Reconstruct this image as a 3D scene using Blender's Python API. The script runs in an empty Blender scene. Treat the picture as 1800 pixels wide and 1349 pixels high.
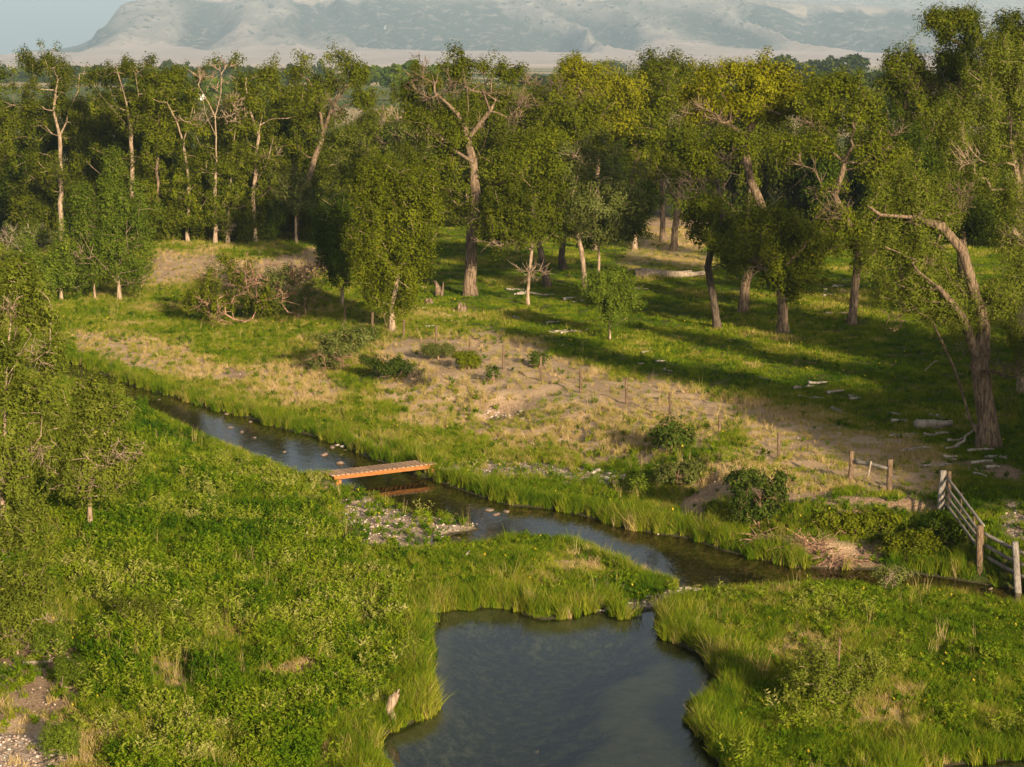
import bpy, bmesh, math, random
import numpy as np
from mathutils import Vector

# ------------------------------------------------------------------ camera, sky, sun
SC = bpy.context.scene
COL = SC.collection
W0, H0, F = 1800.0, 1349.0, 3636.0
PITCH = math.radians(8.97)
CAMZ = 17.0
cam = bpy.data.cameras.new('camera'); cam.sensor_width = 36; cam.lens = F / W0 * 36
cam.clip_start = 0.5; cam.clip_end = 60000
camo = bpy.data.objects.new('camera', cam); COL.objects.link(camo)
camo.location = (0, 0, CAMZ); camo.rotation_euler = (math.pi / 2 - PITCH, 0, 0)
SC.camera = camo

SUN_EL, SUN_AZ = math.radians(16), math.radians(156)     # azimuth clockwise from +Y
wd = bpy.data.worlds.new('World'); SC.world = wd; wd.use_nodes = True
nt = wd.node_tree; nt.nodes.clear()
sky = nt.nodes.new('ShaderNodeTexSky'); sky.sky_type = 'NISHITA'; sky.sun_disc = False
sky.sun_elevation = SUN_EL; sky.sun_rotation = SUN_AZ
sky.altitude = 1200; sky.air_density = 0.7; sky.dust_density = 9.0; sky.ozone_density = 0.6
bg = nt.nodes.new('ShaderNodeBackground'); bg.inputs[1].default_value = 0.053
wo = nt.nodes.new('ShaderNodeOutputWorld')
smoke = nt.nodes.new('ShaderNodeHueSaturation'); smoke.inputs['Saturation'].default_value = .50     # smoke greys the whole sky
nt.links.new(sky.outputs[0], smoke.inputs['Color']); nt.links.new(smoke.outputs[0], bg.inputs[0]); nt.links.new(bg.outputs[0], wo.inputs[0])

sl = bpy.data.lights.new('sun', 'SUN'); sl.energy = 4.4; sl.angle = math.radians(1.2)
sl.color = (1.0, 0.835, 0.585)
so = bpy.data.objects.new('sun', sl); COL.objects.link(so)
SUND = Vector((math.sin(SUN_AZ) * math.cos(SUN_EL), math.cos(SUN_AZ) * math.cos(SUN_EL), math.sin(SUN_EL)))
so.rotation_euler = SUND.to_track_quat('Z', 'Y').to_euler(); so.location = (20, -40, 60)

SC.view_settings.view_transform = 'Standard'; SC.view_settings.look = 'None'
SC.view_settings.exposure = 1.42; SC.view_settings.gamma = 1.0
SC.render.engine = 'CYCLES'
cy = SC.cycles
cy.use_denoising = True
try: cy.denoiser = 'OPENIMAGEDENOISE'
except Exception: pass
cy.max_bounces = 6; cy.diffuse_bounces = 2; cy.glossy_bounces = 2; cy.transmission_bounces = 3
cy.transparent_max_bounces = 8; cy.volume_bounces = 0
SC.render.filter_size = 1.0
cy.caustics_reflective = False; cy.caustics_refractive = False

rng = np.random.default_rng(7)

# ------------------------------------------------------------------ projection helpers
CP, SP = math.cos(PITCH), math.sin(PITCH)
def rays(px, py):
    px = np.asarray(px, float); py = np.asarray(py, float)
    dx = (px - W0 / 2); dy = -(py - H0 / 2)
    return np.stack([dx, F * CP + dy * SP, -F * SP + dy * CP], -1)
def P(px, py, z):                       # pixel -> point on the level z
    d = rays(px, py); t = (z - CAMZ) / d[..., 2]
    return np.stack([d[..., 0] * t, d[..., 1] * t, np.broadcast_to(z, t.shape)], -1)
def U(px, py, yd):                      # pixel -> point at the depth yd
    d = rays(px, py); t = yd / d[..., 1]
    return np.stack([d[..., 0] * t, d[..., 1] * t, CAMZ + d[..., 2] * t], -1)
def proj(X, Y, Z):
    z = Z - CAMZ
    dep = Y * CP - z * SP; up = Y * SP + z * CP
    dep = np.maximum(dep, 1.0)
    return W0 / 2 + F * X / dep, H0 / 2 - F * up / dep

def sstep(a, b, x):
    t = np.clip((x - a) / (b - a), 0, 1); return t * t * (3 - 2 * t)
def vnoise(x, y, s=0):
    xi = np.floor(x); yi = np.floor(y); fx = x - xi; fy = y - yi
    fx = fx * fx * (3 - 2 * fx); fy = fy * fy * (3 - 2 * fy)
    def h(a, b):
        v = np.sin(a * 127.1 + b * 311.7 + s * 74.7) * 43758.5453
        return v - np.floor(v)
    return (h(xi, yi) * (1 - fx) + h(xi + 1, yi) * fx) * (1 - fy) + (h(xi, yi + 1) * (1 - fx) + h(xi + 1, yi + 1) * fx) * fy
def fbm(x, y, s=0, o=4):
    v = 0; a = .5
    for i in range(o):
        v = v + a * vnoise(x * 2 ** i, y * 2 ** i, s + i * 7); a *= .5
    return v
def sdist(x, y, poly):                  # signed distance to a polygon, negative inside
    poly = np.asarray(poly, float)[:, :2]
    shp = np.shape(x); x = np.ravel(x); y = np.ravel(y)
    d2 = np.full(x.shape, 1e18); ins = np.zeros(x.shape, bool)
    for (ax, ay), (bx, by) in zip(poly, np.roll(poly, -1, 0)):
        ex, ey = bx - ax, by - ay
        t = np.clip(((x - ax) * ex + (y - ay) * ey) / (ex * ex + ey * ey + 1e-12), 0, 1)
        d2 = np.minimum(d2, (x - ax - t * ex) ** 2 + (y - ay - t * ey) ** 2)
        if ay != by:
            c = ((ay > y) != (by > y)) & (x < (bx - ax) * (y - ay) / (by - ay) + ax)
            ins ^= c
    d = np.sqrt(d2)
    return np.where(ins, -d, d).reshape(shp)
def wpoly(pix, z=0.0):                 # a third number is the height of the grass tops that hide the water's edge there
    q = []
    for p in pix:
        v = P(p[0], p[1], p[2] if len(p) > 2 else z); q.append((v[0], v[1], z))
    return np.array(q)

# ------------------------------------------------------------------ mesh helpers
def mesh_from(name, V, Q=None, T=None, smooth=False):
    me = bpy.data.meshes.new(name)
    V = np.ascontiguousarray(V, dtype=np.float32); me.vertices.add(len(V)); me.vertices.foreach_set('co', V.ravel())
    nq = 0 if Q is None else len(Q); ntr = 0 if T is None else len(T)
    li = []
    if nq: li.append(np.asarray(Q, np.int32).ravel())
    if ntr: li.append(np.asarray(T, np.int32).ravel())
    li = np.concatenate(li)
    me.loops.add(len(li)); me.loops.foreach_set('vertex_index', li)
    me.polygons.add(nq + ntr)
    st = np.concatenate([np.arange(nq) * 4, nq * 4 + np.arange(ntr) * 3]).astype(np.int32)
    me.polygons.foreach_set('loop_start', st)
    if smooth: me.polygons.foreach_set('use_smooth', np.ones(nq + ntr, bool))
    me.update(calc_edges=True)
    return me
def fattr(me, name, val, dom='FACE'):
    a = me.attributes.new(name, 'FLOAT', dom); a.data.foreach_set('value', np.asarray(val, np.float32).ravel())
def obj(name, me, mat=None, parent=None, link=True):
    o = bpy.data.objects.new(name, me)
    if mat is not None and me is not None and len(me.materials) == 0: me.materials.append(mat)
    if link: COL.objects.link(o)
    if parent is not None: o.parent = parent
    return o
def tag(o, label, cat, group=None, kind=None):
    if label: o['label'] = label
    if cat: o['category'] = cat
    if group: o['group'] = group
    if kind: o['kind'] = kind
    return o
def empty(name, loc):
    o = bpy.data.objects.new(name, None); COL.objects.link(o); o.location = loc; return o

def tube_arrays(pts, rad, n=7, cap=True):
    """one bent tapered tube; returns V, Q, T"""
    pts = np.asarray(pts, float); rad = np.asarray(rad, float); m = len(pts)
    d = np.gradient(pts, axis=0); d /= np.linalg.norm(d, axis=1, keepdims=True) + 1e-9
    ref = np.array([0.31, 0.2, 0.93]) if abs(d[0, 2]) < .8 else np.array([1.0, 0.12, 0.05])
    u = np.cross(d, ref); u /= np.linalg.norm(u, axis=1, keepdims=True) + 1e-9
    v = np.cross(d, u)
    a = np.arange(n) / n * 2 * np.pi
    V = pts[:, None] + rad[:, None, None] * (np.cos(a)[None, :, None] * u[:, None] + np.sin(a)[None, :, None] * v[:, None])
    V = V.reshape(-1, 3)
    i = np.arange(m - 1)[:, None] * n; j = np.arange(n)[None, :]; k = (j + 1) % n
    Q = np.stack([i + j, i + k, i + n + k, i + n + j], -1).reshape(-1, 4)
    T = np.zeros((0, 3), int)
    if cap:
        V = np.vstack([V, pts[:1], pts[-1:]]); c0 = m * n
        j = np.arange(n); k = (j + 1) % n
        T = np.vstack([np.stack([np.full(n, c0), k, j], -1), np.stack([np.full(n, c0 + 1), (m - 1) * n + j, (m - 1) * n + k], -1)])
    return V, Q, T
def join_arrays(parts):
    Vs, Qs, Ts, o = [], [], [], 0
    for V, Q, T in parts:
        Vs.append(V); Qs.append(np.asarray(Q).reshape(-1, 4) + o); Ts.append(np.asarray(T).reshape(-1, 3) + o); o += len(V)
    return np.vstack(Vs), np.vstack(Qs).astype(int), np.vstack(Ts).astype(int)
def box_arrays(L, Wd, Hh, b=0.006):
    """box with chamfered edges, centred"""
    bm = bmesh.new(); bmesh.ops.create_cube(bm, size=1)
    for v in bm.verts: v.co = Vector((v.co.x * L, v.co.y * Wd, v.co.z * Hh))
    bmesh.ops.bevel(bm, geom=list(bm.edges), offset=b, segments=1, affect='EDGES')
    me = bpy.data.meshes.new('board'); bm.to_mesh(me); bm.free(); return me

# ------------------------------------------------------------------ node helpers
class NT:
    def __init__(s, name):
        s.m = bpy.data.materials.new(name); s.m.use_nodes = True; s.t = s.m.node_tree; s.t.nodes.clear()
        s.out = s.n('ShaderNodeOutputMaterial')
    def n(s, ty, **kw):
        x = s.t.nodes.new(ty)
        for k, v in kw.items(): setattr(x, k, v)
        return x
    def l(s, a, b): s.t.links.new(a, b)
    def setin(s, sock, v):
        if hasattr(v, 'links') or isinstance(v, bpy.types.NodeSocket): s.l(v, sock)
        else: sock.default_value = v
    def noise(s, vec, scale, detail=4, rough=.55):
        x = s.n('ShaderNodeTexNoise'); x.inputs['Scale'].default_value = scale; x.inputs['Detail'].default_value = detail
        x.inputs['Roughness'].default_value = rough
        if vec is not None: s.l(vec, x.inputs['Vector'])
        return x.outputs['Fac']
    def ramp(s, fac, stops):
        x = s.n('ShaderNodeValToRGB'); e = x.color_ramp.elements
        while len(e) < len(stops): e.new(0.5)
        for i, (p, c) in enumerate(stops):
            e[i].position = p; e[i].color = (c[0], c[1], c[2], 1)
        s.setin(x.inputs[0], fac); return x.outputs[0]
    def mix(s, f, a, b):
        x = s.n('ShaderNodeMix', data_type='RGBA'); s.setin(x.inputs[0], f)
        for sk, v in ((x.inputs[6], a), (x.inputs[7], b)):
            if isinstance(v, tuple): sk.default_value = (v[0], v[1], v[2], 1)
            else: s.l(v, sk)
        return x.outputs[2]
    def mul(s, a, b, op='MULTIPLY', clamp=False):
        x = s.n('ShaderNodeMath', operation=op, use_clamp=clamp); s.setin(x.inputs[0], a); s.setin(x.inputs[1], b); return x.outputs[0]
    def rng(s, v, a, b, c=0., d=1.):
        x = s.n('ShaderNodeMapRange', interpolation_type='SMOOTHSTEP'); s.setin(x.inputs[0], v)
        x.inputs[1].default_value = a; x.inputs[2].default_value = b; x.inputs[3].default_value = c; x.inputs[4].default_value = d
        return x.outputs[0]
    def attr(s, name, ty='GEOMETRY'):
        x = s.n('ShaderNodeAttribute', attribute_type=ty, attribute_name=name); return x
    def bump(s, h, strength=.5, dist=.05):
        x = s.n('ShaderNodeBump'); x.inputs['Strength'].default_value = strength; x.inputs['Distance'].default_value = dist
        s.l(h, x.inputs['Height']); return x.outputs[0]
    def principled(s, col, rough=.8, spec=.25, normal=None):
        x = s.n('ShaderNodeBsdfPrincipled'); s.setin(x.inputs['Base Color'], col if not isinstance(col, tuple) else (*col, 1))
        s.setin(x.inputs['Roughness'], rough); x.inputs['Specular IOR Level'].default_value = spec
        if normal is not None: s.l(normal, x.inputs['Normal'])
        return x.outputs[0]
    def done(s, sh): s.l(sh, s.out.inputs[0]); return s.m

def leaf_mat(name, dark, mid, light, yellow=None, trans=.24, inst=False, obj_var=.12):
    n = NT(name); t = n.attr('tone').outputs['Fac']
    stops = [(0.0, dark), (0.5, mid), (0.93, light)]
    stops.append((0.97, yellow if yellow else light))
    c = n.ramp(t, stops)
    oi = n.n('ShaderNodeObjectInfo')
    hs = n.n('ShaderNodeHueSaturation'); n.l(c, hs.inputs['Color'])
    n.l(n.rng(oi.outputs['Random'], 0, 1, 1 - obj_var, 1 + obj_var), hs.inputs['Value'])
    c = hs.outputs[0]
    d = n.principled(c, .85, .02)
    tr = n.n('ShaderNodeBsdfTranslucent'); n.l(c, tr.inputs[0])
    ms = n.n('ShaderNodeMixShader'); ms.inputs[0].default_value = trans
    n.l(d, ms.inputs[1]); n.l(tr.outputs[0], ms.inputs[2])
    return n.done(ms.outputs[0])
def bark_mat(name, c1, c2, scale=1.0):
    n = NT(name); tc = n.n('ShaderNodeTexCoord'); mp = n.n('ShaderNodeMapping'); n.l(tc.outputs['Object'], mp.inputs[0])
    mp.inputs['Scale'].default_value = (5 * scale, 5 * scale, .9 * scale)
    f = n.noise(mp.outputs[0], 2.2, 6, .65)
    g = n.noise(tc.outputs['Object'], .6, 3)
    c = n.mix(n.rng(f, .36, .62), c1, c2)
    c = n.mix(n.mul(n.rng(g, .4, .7), .45), c, (c1[0] * .75, c1[1] * .78, c1[2] * .85))
    return n.done(n.principled(c, .9, .1, n.bump(f, .9, .08)))

M = {}
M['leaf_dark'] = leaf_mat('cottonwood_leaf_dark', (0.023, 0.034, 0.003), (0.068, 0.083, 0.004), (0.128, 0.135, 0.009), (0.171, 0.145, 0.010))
M['leaf_olive'] = leaf_mat('cottonwood_leaf_olive', (0.034, 0.048, 0.004), (0.096, 0.112, 0.005), (0.162, 0.174, 0.010), (0.273, 0.213, 0.018))
M['leaf_yellow'] = leaf_mat('cottonwood_leaf_yellow', (.070, .078, .003), (.160, .160, .005), (.225, .205, .009), (.28, .22, .012))
M['leaf_willow'] = leaf_mat('willow_leaf', (0.047, 0.064, 0.008), (0.111, 0.131, 0.012), (0.183, 0.198, 0.026), (0.239, 0.222, 0.026))
M['leaf_fresh'] = leaf_mat('young_poplar_leaf', (0.034, 0.058, 0.006), (0.090, 0.125, 0.010), (0.157, 0.194, 0.018), (0.213, 0.222, 0.026))
M['leaf_shade'] = leaf_mat('shaded_green_leaf', (0.018, 0.033, 0.004), (0.044, 0.068, 0.005), (0.090, 0.114, 0.010), (0.102, 0.116, 0.010))  # shade put into the leaf colour: a darker copy of the sunlit greens
M['leaf_rose'] = leaf_mat('rose_leaf', (0.018, 0.034, 0.005), (0.047, 0.072, 0.009), (0.098, 0.121, 0.018), (0.290, 0.116, 0.018))
M['leaf_sage'] = leaf_mat('grey_green_leaf', (0.043, 0.054, 0.012), (0.106, 0.121, 0.024), (0.171, 0.184, 0.051), (0.222, 0.194, 0.051))
M['bark_pale'] = bark_mat('pale_bark', (.19, .125, .075), (.43, .31, .205))
M['bark_brown'] = bark_mat('furrowed_bark', (.075, .050, .030), (.27, .185, .115))
M['bark_dark'] = bark_mat('dark_bark', (.040, .030, .021), (.135, .098, .068))
M['dead'] = bark_mat('bleached_wood', (.15, .105, .07), (.42, .33, .24))
M['stick'] = bark_mat('sun_bleached_stick', (.24, .185, .135), (.50, .42, .34))
M['dead_red'] = bark_mat('reddish_dead_stem', (.17, .09, .055), (.42, .25, .16))
M['fence_wood'] = bark_mat('weathered_post_wood', (.10, .062, .036), (.27, .18, .11), 3)
M['rail_wood'] = bark_mat('grey_rail_wood', (.17, .14, .115), (.40, .345, .285), 3)

# ------------------------------------------------------------------ terrain
CREEK = wpoly([(-200, 612), (0, 622), (70, 628), (120, 637), (160, 650), (232, 678), (300, 697), (370, 720), (430, 733), (480, 750), (560, 770), (605, 785), (650, 806),
  (700, 822), (735, 834), (790, 855), (850, 875), (900, 890), (960, 894), (1010, 904), (1060, 918), (1110, 930), (1160, 940), (1215, 948), (1275, 970), (1330, 983),
  (1400, 998), (1460, 1001), (1540, 1001), (1600, 1008), (1680, 1020), (1750, 1030), (1830, 1042), (2000, 1075), (2300, 1150),
  (2300, 1172, .2), (2000, 1092, .25), (1800, 1053, 0.28), (1750, 1044, 0.28), (1640, 1030, 0.28), (1560, 1022, 0.28), (1480, 1016, 0.28), (1400, 1018, 0.28), (1310, 1026, 0.28), (1250, 1026, 0.28), (1195, 1012, 0.28), (1150, 1000, 0.28), (1110, 985, 0.28), (1090, 970, 0.28), (1040, 951, 0.28), (1000, 938, 0.28), (930, 934, 0.28), (880, 940, 0.08), (865, 952, 0.08), (820, 956, 0.08), (785, 950, 0.08), (775, 941, 0.08), (800, 934, 0.08), (850, 930, 0.08), (835, 918, 0.08), (790, 908, 0.08), (740, 893, 0.28), (690, 875, 0.28), (660, 860, 0.28), (620, 848, 0.28), (570, 838, 0.28), (540, 830, 0.28), (500, 815, 0.28), (450, 796, 0.28), (400, 775, 0.28), (345, 752, 0.28), (300, 731, 0.28), (240, 701, 0.28), (222, 690, 0.28), (160, 668, 0.28), (100, 655, 0.28), (0, 640, 0.28), (-200, 626, .3)])
POND = wpoly([(768, 1078), (790, 1069), (830, 1072), (862, 1066), (905, 1071), (925, 1082), (950, 1090), (990, 1087), (1020, 1080), (1062, 1076), (1072, 1084), (1090, 1090), (1112, 1086), (1128, 1079), (1168, 1076),
  (1150, 1098), (1158, 1116), (1190, 1132), (1225, 1150), (1255, 1173), (1268, 1190), (1245, 1214), (1216, 1240), (1205, 1262), (1230, 1300), (1252, 1332), (1285, 1370), (1300, 1500), (1200, 1650),
  (700, 1650), (640, 1450), (690, 1349), (652, 1302), (690, 1286), (735, 1265), (766, 1245), (772, 1220), (758, 1180), (764, 1130)])
SIDE = wpoly([(1600, 1356), (1660, 1347), (1740, 1340), (1800, 1334), (1960, 1325), (2100, 1400), (1900, 1480), (1600, 1420)])
STONY = wpoly([(1050, 1066), (1110, 1050), (1180, 1040), (1230, 1020), (1262, 1024), (1248, 1045), (1190, 1064), (1150, 1082), (1070, 1082)])
TERR = wpoly([(520, 560), (600, 630), (680, 668), (770, 690), (850, 712), (930, 730), (1010, 762), (1090, 800), (1180, 840), (1235, 880), (1300, 915), (1390, 935), (1500, 935), (1600, 930),
  (1680, 950), (1730, 985), (1800, 1012), (1920, 1050), (2600, 1150), (3000, 600), (3000, 300), (200, 300), (200, 470), (420, 520)], 0.8)
HOLLOW = P(885, 722, 0.9)
LEFTB = wpoly([(-600, 660), (100, 672), (230, 710), (390, 790), (540, 855), (590, 930), (650, 1010), (720, 1100), (720, 1250), (600, 1310), (620, 1400), (600, 1800), (-2500, 1800)], 0.5)
SHALLOW = wpoly([(1010, 1190), (1110, 1150), (1200, 1130), (1290, 1190), (1215, 1260), (1280, 1349), (1300, 1500), (980, 1500), (930, 1349), (1010, 1270)])
BRL, BRR = P(568, 834, .45), P(764, 812, .45)
TERH = 1.15

def terrain_h(x, y):
    x = np.asarray(x, float); y = np.asarray(y, float)
    shp = x.shape; x = x.ravel(); y = y.ravel(); h = np.zeros(x.shape)
    near = (y < 400) & (y > 20) & (np.abs(x) < 220)
    X, Y = x[near], y[near]
    wob = (fbm(X * .9, Y * .9, 3) - .5) * .5
    dc = sdist(X, Y, CREEK) + wob * .35; dp = sdist(X, Y, POND) + wob * .5; ds = sdist(X, Y, SIDE)
    dw = np.minimum(np.minimum(dc, dp), ds)
    out = .10 * sstep(0, .3, dw) + .34 * sstep(.2, 4.5, dw)
    st = sdist(X, Y, STONY); out = np.where(dw > 0, out * (1 - .75 * sstep(.6, -.2, st)), out)
    dt = -sdist(X, Y, TERR)
    w = np.interp(X, [-12, -4, 3, 9, 14], [9, 7.5, 6.5, 3.0, 2.2])
    dt = dt + (fbm(X * .35, Y * .35, 9) - .5) * 2.2
    te = sstep(-.5, .5, dt / w)
    out = out + TERH * te * sstep(0, .8, dw)
    hol = np.hypot((X - HOLLOW[0]) / 1.5, (Y - HOLLOW[1]) / 2.2)
    out = out - .42 * sstep(1.0, .5, hol) * (dw > 1)
    dl = -sdist(X, Y, LEFTB)
    out = out + .75 * sstep(0, 7, dl) * sstep(0, 1.5, dw)
    amp = .05 + .10 * sstep(1, 5, dw) + .09 * (te * (1 - te) * 4)
    out = out + amp * (fbm(X * 1.1, Y * 1.1, 21, 3) - .45) * 2 * sstep(0, .8, dw) + .35 * (fbm(X * .06, Y * .06, 5, 2) - .4) * sstep(3, 15, dw)
    for q in (BRL, BRR): out = np.maximum(out, .40 * sstep(1.5, .5, np.hypot(X - q[0], Y - q[1])))
    bed_c = -.10 - .22 * sstep(0, 1.2, -dc); bed_p = -.14 - .70 * sstep(0, 1.8, -dp); shl = sstep(1.0, -1.2, sdist(X, Y, SHALLOW) + wob * 3); bed_p = bed_p * (1 - shl) + np.maximum(bed_p, -.20) * shl
    bed = np.where(dp < dc, bed_p, bed_c)
    inn = bed * sstep(0, .35, -dw) + (fbm(X * 1.7, Y * 1.7, 33, 3) - .45) * .10 * sstep(.2, .8, -dw)
    hh = np.where(dw > 0, out, inn)
    far = sstep(260, 400, Y) + sstep(120, 220, np.abs(X)) * (1 - sstep(260, 400, Y))
    h[near] = hh * (1 - np.clip(far, 0, 1)) + 1.4 * np.clip(far, 0, 1)
    h[~near] = 1.4
    h = h - 1.4 * sstep(300, 700, y)
    return h.reshape(shp)

def G(px, py):
    """pixel -> first hit with the terrain"""
    d = rays(px, py)
    if d[2] > -20: return None
    t0 = (3.2 - CAMZ) / d[2]; t1 = (-1.0 - CAMZ) / d[2]
    t = np.linspace(t0, t1, 400)
    pt = d[None] * t[:, None]; pt[:, 2] += CAMZ
    below = np.where(pt[:, 2] <= terrain_h(pt[:, 0], pt[:, 1]))[0]
    i = below[0] if len(below) else 399
    p = pt[i].copy(); p[2] = float(terrain_h(p[0:1], p[1:2])[0]); return p

# zones, drawn over the ground (pixel outlines of patches on the ground itself)
ZONES = {
 'dry': [[(1290, 705), (1420, 720), (1560, 760), (1680, 800), (1690, 850), (1640, 880), (1480, 860), (1380, 830), (1290, 790)], [(640, 605), (760, 588), (890, 590), (950, 612), (1020, 640), (1150, 668), (1290, 700), (1330, 722), (1290, 765), (1200, 800), (1080, 805), (930, 800), (830, 770), (700, 745), (665, 690)],
         [(270, 440), (420, 455), (560, 445), (600, 480), (520, 520), (380, 510), (270, 495)], [(1180, 830), (1330, 770), (1480, 800), (1480, 870), (1330, 880), (1240, 880)],
         [(-100, 1210), (120, 1230), (200, 1300), (190, 1360), (-100, 1400)], [(80, 580), (330, 590), (420, 680), (300, 660), (140, 620)], [(400, 640), (560, 650), (640, 700), (560, 720), (430, 690)],
         [(940, 980), (1060, 960), (1100, 1000), (960, 1010)], [(1160, 350), (1230, 350), (1240, 460), (1100, 470)], [(1380, 1110), (1470, 1120), (1440, 1170), (1350, 1160)], [(340, 1060), (450, 1065), (460, 1115), (370, 1125)], [(470, 1150), (575, 1165), (570, 1225), (480, 1215)], [(545, 1280), (640, 1290), (640, 1349), (560, 1349)], [(270, 1160), (330, 1170), (320, 1210), (275, 1200)], [(1500, 1230), (1600, 1220), (1620, 1290), (1500, 1290)]],
 'dirt': [[(1225, 838), (1330, 862), (1460, 870), (1600, 878), (1650, 890), (1620, 898), (1480, 892), (1370, 885), (1290, 870)], [(1310, 938), (1400, 945), (1410, 965), (1320, 962)], [(1425, 958), (1500, 952), (1560, 962), (1550, 999), (1430, 1003)],
          [(845, 715), (880, 705), (925, 715), (915, 738), (860, 742)], [(1470, 895), (1540, 900), (1520, 915), (1460, 910)], [(1010, 790), (1140, 800), (1150, 820), (1020, 812)], [(30, 1110), (150, 1130), (160, 1230), (60, 1260), (-40, 1200)],
          [(1195, 880), (1250, 860), (1240, 920), (1200, 930)], [(400, 650), (430, 650), (435, 665), (405, 668)], [(1690, 800), (1800, 830), (1800, 850), (1700, 830)]],
 'gravel': [[(585, 885), (640, 878), (720, 905), (800, 915), (850, 922), (790, 940), (760, 962), (700, 968), (630, 955), (600, 930)], [(760, 825), (850, 805), (960, 815), (1100, 830), (1090, 852), (960, 840), (850, 850), (780, 840)],
            [(-100, 1290), (60, 1290), (130, 1330), (120, 1400), (-100, 1420)], [(560, 855), (600, 850), (560, 880), (535, 890)], [(575, 768), (640, 765), (720, 800), (690, 812), (620, 782)], [(1060, 1070), (1150, 1048), (1235, 1025), (1250, 1030), (1200, 1060), (1150, 1078)],
            [(1760, 880), (1830, 880), (1830, 960), (1770, 930)], [(640, 965), (760, 968), (720, 980), (650, 978)]],
 'pasture': [[(470, 400), (760, 560), (900, 580), (1000, 630), (1300, 700), (1330, 770), (1500, 870), (1660, 895), (1740, 960), (1900, 1000), (2300, 1000), (2300, 330), (300, 330)]],
 'forb': [[(225, 705), (330, 765), (480, 830), (555, 870), (590, 945), (640, 985), (690, 1060), (745, 1120), (740, 1230), (640, 1300), (640, 1420), (220, 1420), (180, 1290), (120, 1150), (-100, 1000), (-100, 800), (100, 720)]],
 'bald': [[(650, 600), (760, 588), (890, 590), (950, 612), (1020, 640), (1150, 668), (1290, 700), (1330, 722), (1280, 755), (1180, 735), (1060, 715), (960, 705), (850, 690), (760, 660)], [(280, 450), (420, 462), (560, 450), (580, 480), (420, 500), (280, 490)], [(1300, 715), (1480, 750), (1650, 810), (1640, 870), (1480, 855), (1330, 800)], [(-100, 1225), (100, 1240), (180, 1300), (170, 1360), (-100, 1400)]],
 'clear': [[(545, 838), (590, 842), (640, 850), (690, 868), (660, 880), (600, 872), (555, 862), (535, 850)], [(590, 875), (760, 892), (850, 920), (800, 962), (690, 972), (590, 950)], [(1310, 935), (1420, 945), (1570, 955), (1560, 1003), (1420, 1003), (1400, 968), (1310, 962)], [(1040, 1075), (1245, 1015), (1265, 1030), (1150, 1086)]],
 'lush': [[(720, 842), (800, 850), (1000, 890), (1120, 900), (1230, 930), (1230, 960), (1160, 945), (1000, 905), (850, 880), (770, 858)], [(580, 770), (640, 770), (760, 805), (740, 825), (640, 810)]],
}
SOFT = {'forb': 46, 'pasture': 26, 'dry': 26, 'dirt': 9, 'gravel': 12, 'clear': 8, 'bald': 30, 'lush': 14}
def zone_w(name, px, py):
    soft = SOFT[name]
    w = np.zeros(np.shape(px))
    n = (fbm(np.asarray(px) * .02, np.asarray(py) * .05, 11, 4) - .47) * soft * 3.5
    for poly in ZONES[name]:
        a = np.array(poly, float)
        # pixels are squashed in y on the receding ground, so stretch y before measuring
        q = a.copy(); q[:, 1] *= 2.2
        w = np.maximum(w, sstep(soft, -soft, sdist(np.asarray(px, float), np.asarray(py, float) * 2.2, q) + n))
    return w

def build_terrain():
    ys = [24.0]
    while ys[-1] < 15000:
        y = ys[-1]
        st = 0.8 if y < 44 else (0.30 if y < 95 else (0.30 + (y - 95) * .008 if y < 220 else max(1.3, (y - 200) * .09)))
        ys.append(y + st)
    ys = np.array(ys)
    xs = [0.0]
    while xs[-1] < 12000:
        x = xs[-1]; st = .32 if x < 24 else (.32 + (x - 24) * .04 if x < 60 else (x - 40) * .10); xs.append(x + st)
    xs = np.array(xs); xs = np.concatenate([-xs[:0:-1], xs])
    X, Y = np.meshgrid(xs, ys); Z = terrain_h(X, Y)
    ny, nx = X.shape
    V = np.stack([X, Y, Z], -1).reshape(-1, 3)
    i = (np.arange(ny - 1)[:, None] * nx + np.arange(nx - 1)[None]).ravel()
    Q = np.stack([i, i + 1, i + nx + 1, i + nx], -1)
    me = mesh_from('ground', V, Q, smooth=True)
    px, py = proj(V[:, 0], V[:, 1], V[:, 2])
    ok = (V[:, 1] < 400)
    for nm in ('dry', 'dirt', 'gravel', 'pasture', 'forb'):
        w = np.zeros(len(V)); w[ok] = zone_w(nm, px[ok], py[ok]); fattr(me, nm, w, 'POINT')
    return me

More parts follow.
